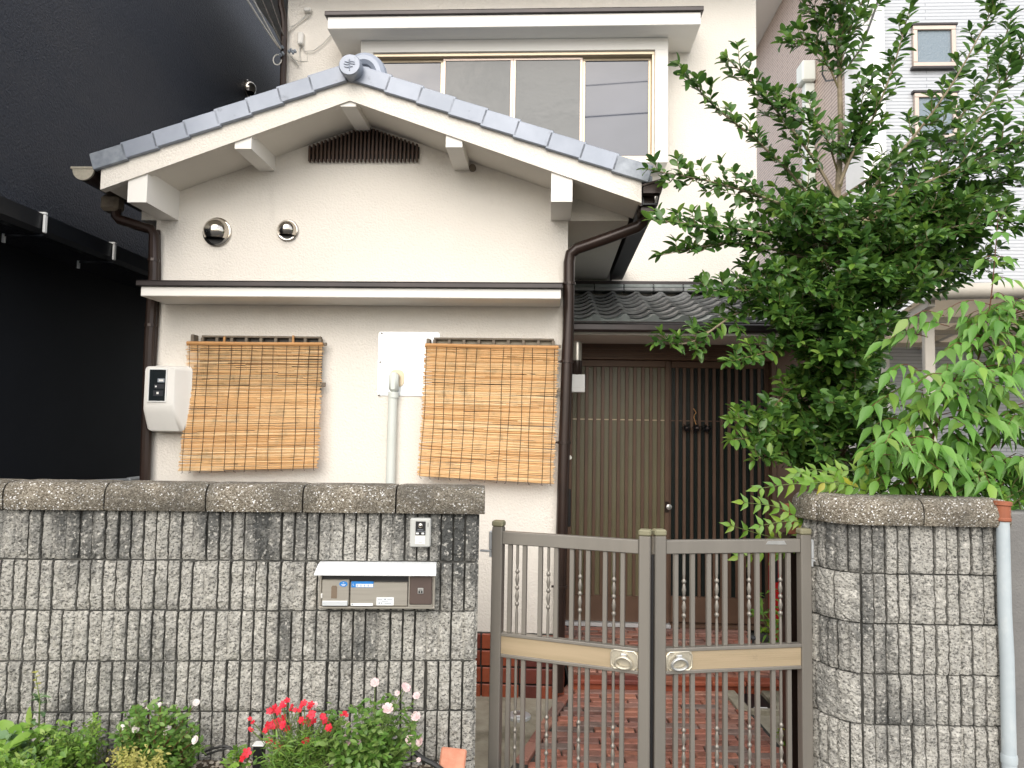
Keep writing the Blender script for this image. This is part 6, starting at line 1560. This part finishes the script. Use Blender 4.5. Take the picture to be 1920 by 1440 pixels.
# tall grey-green weed with its flower spike at the far left
bw0 = P3(72, 1400, 2.84); bw0.z = BZ-.02
t = thing('tall_weed', 'tall grey green weed with a yellow flower spike in front of the wall, far left', 'weed', WLD, bw0); F_ = Foliage(); s_ = MB()
pp_ = spline([bw0, P3(74, 1330, 2.84), P3(72, 1300, 2.86), P3(66, 1262, 2.88)], 16); s_.tube(pp_, [.004-.0028*j/16 for j in range(17)], 5); soft(s_.build('stem', m_greenstem, t, bw0))
G_ME = [leaf_mesh('leaf', m_sage, w=.42, tip=.5, fold=.25, curl=.35), leaf_mesh('leaf', m_sage, w=.16, tip=.6, fold=.2, curl=.3), leaf_mesh('leaf', m_sedum, w=.6, tip=.3, fold=.2, curl=.1)]
for k in range(9): F_.add(lmat(pp_[k], Vector((math.cos(k*2.4), -.4+math.sin(k*2.4)*.6, .4)), UP+rv(.2), .095*(1-k*.06)), 0)
for k in range(26): F_.add(lmat(pp_[5+k % 5], Vector((math.cos(k*2.4), math.sin(k*2.4), .5)), UP, .034), 1)
for k in range(26): F_.add(lmat(pp_[12+k % 5], Vector((math.cos(k*2.4), math.sin(k*2.4), .4)), UP, .015), 2)
F_.emit(t, bw0, G_ME)
def weed_patch(label, cx, d, reg, n, size, me, **k): return bush('weed_clump', label, 'weed', cx, d, reg, n, size, me, [], fl_white, .01, m_greenstem, **k)
weed_patch('broad leaved weed with wide green leaves at the left edge of the bed', 25, 2.82, ell(30, 1372, 40, 30, 2.74, 2.86), 12, .075, [W_ME[0], G_ME[0]], dens=4)
weed_patch('lush clover like weed clump between the tall weed and the rose bush', 130, 2.80, ell(125, 1385, 70, 36, 2.68, 2.88), 48, .024, [W_ME[0], W_ME[2]], dens=12)
weed_patch('small yellowish weed sprouting against the wall left of the rose bush', 178, 2.90, ell(178, 1350, 18, 14, 2.86, 2.94), 10, .020, [W_ME[0]], dens=9)
weed_patch('front weed clump with mixed bright leaves at the bottom left corner', 60, 2.70, ell(60, 1420, 80, 26, 2.58, 2.72), 40, .030, W_ME, dens=10)
# grass blades
gb = MB(); r_ = random.Random(9)
for k in range(900):
    X = r_.uniform(-420, 215); p = P3(X, r_.uniform(1395, 1470), r_.uniform(2.62, 2.84)); p.z = BZ-.03
    l = r_.uniform(.07, .17); a = r_.uniform(0, 6.28); b = Vector((math.cos(a), math.sin(a)*.8-.2, 0)); w_ = Vector((-math.sin(a), math.cos(a), 0))*.0032
    q1 = p+UP*l*.6+b*l*.2; q2 = p+UP*l*.75+b*l*.75*r_.uniform(.4, 1)
    gb.add([p-w_, p+w_, q1+w_*.9, q1-w_*.9, q2], [(0, 1, 2, 3), (3, 2, 4)])
o = gb.build('grass', m_weed); tag(o, 'tufts of long bright grass blades among the weeds at the lower left', 'grass', None, 'stuff')
# low ground cover under the bushes
FO = Foliage()
for k in range(2600):
    X = rnd.choice((rnd.uniform(-520, 390), rnd.uniform(520, 800))); d = rnd.uniform(2.6, 2.95); p = P3(X, 1430, d); p.z = BZ-.02+rnd.uniform(0, .05)*(1 if d < 2.8 else .6)
    FO.add(lmat(p, Vector((rnd.uniform(-1, 1), rnd.uniform(-1, .5), rnd.uniform(0, .9))), UP+rv(.4), rnd.uniform(.014, .032)), rnd.randrange(3))
hold = bpy.data.objects.new('ground_cover', None); FO.emit(None, (0, 0, 0), W_ME, 0, rest='ground_cover')
bpy.data.objects.remove(hold)
o = [q for q in bpy.data.objects if q.name.startswith('ground_cover')][0]; o.name = 'ground_cover'; tag(o, 'low mixed green ground cover beneath the bushes', 'ground cover', None, 'stuff')
# ------------------------------------------------------------------ small things on the bed
# salmon brick leaning against the wall foot
c = P3(846, 1432, 2.94); bk = MB(); bk.box(-.050, .050, -.03, .03, -.10, .10, .006)
o = bk.build('loose_brick', m_orange); o.matrix_world = Matrix.Translation(c+Vector((0, -.01, -.045))) @ Matrix.Rotation(.10, 4, 'Y') @ Matrix.Rotation(-.42, 4, 'X') ; tag(o, 'single salmon coloured brick leaning at the right end of the flower bed', 'brick')
# small solar lamp box between the flowers
c = P3(486, 1402, 2.93); sl_ = thing('garden_light', 'small black box light with a pale rim standing on the gravel by the red flowers', 'garden light', WLD, (c.x, c.y, BZ-.02))
mb = MB(); so2 = Vector((c.x, c.y, BZ-.02)); mb.box(c.x-.018, c.x+.020, c.y-.02, c.y+.02, BZ-.03, c.z+.012, .003); mb.build('lamp_box', m_black, sl_, so2)
mb = MB(); mb.box(c.x-.021, c.x+.023, c.y-.023, c.y+.02, c.z+.0125, c.z+.018, .002); mb.build('lamp_rim', m_white, sl_, so2)
cb_ = MB(); cb_.tube(spline([P3(X, Y, 2.93) for X, Y in ((380, 1412), (398, 1404), (420, 1399), (432, 1402), (440, 1408), (470, 1414))], 20), .0045, 6)
cb_.tube(spline([P3(X, Y, 2.92) for X, Y in ((384, 1416), (405, 1409), (428, 1403), (444, 1412))], 14), .004, 6)
o = cb_.build('garden_cable', m_blackcable); tag(o, 'black looped cable lying on the gravel at the wall foot', 'cable', None, 'stuff')
hp_ = MB(); hp_.tube(spline([P3(X, Y, 2.90) for X, Y in ((775, 1408), (792, 1422), (812, 1432), (830, 1445))], 10), .011, 8); o = soft(hp_.build('black_pipe', m_blackcable)); tag(o, 'short black plastic pipe beside the salmon brick', 'pipe')
wk = MB(); wk.tube([P3(-6, 1402, 2.78), P3(14, 1398, 2.78)], .006, 8); o = wk.build('white_stake', m_white); tag(o, 'white plastic stake lying in the weeds at the left edge', 'stake')
ps = thing('ground_pipe', 'pale grey pipe lying along the dark building behind the garden wall', 'pipe', H, H.px(200, 905, .6)); pso = H.px(200, 905, .6)
mb = MB(); mb.tube([H.px(120, 908, .3), H.px(240, 902, .9)], .022, 10); soft(mb.build('pipe_run', m_alu, ps, pso))
mb = MB(); mb.tube([H.px(240, 902, .9), H.px(262, 899, 1.0)], .027, 10); soft(mb.build('pipe_joint', m_alu, ps, pso))
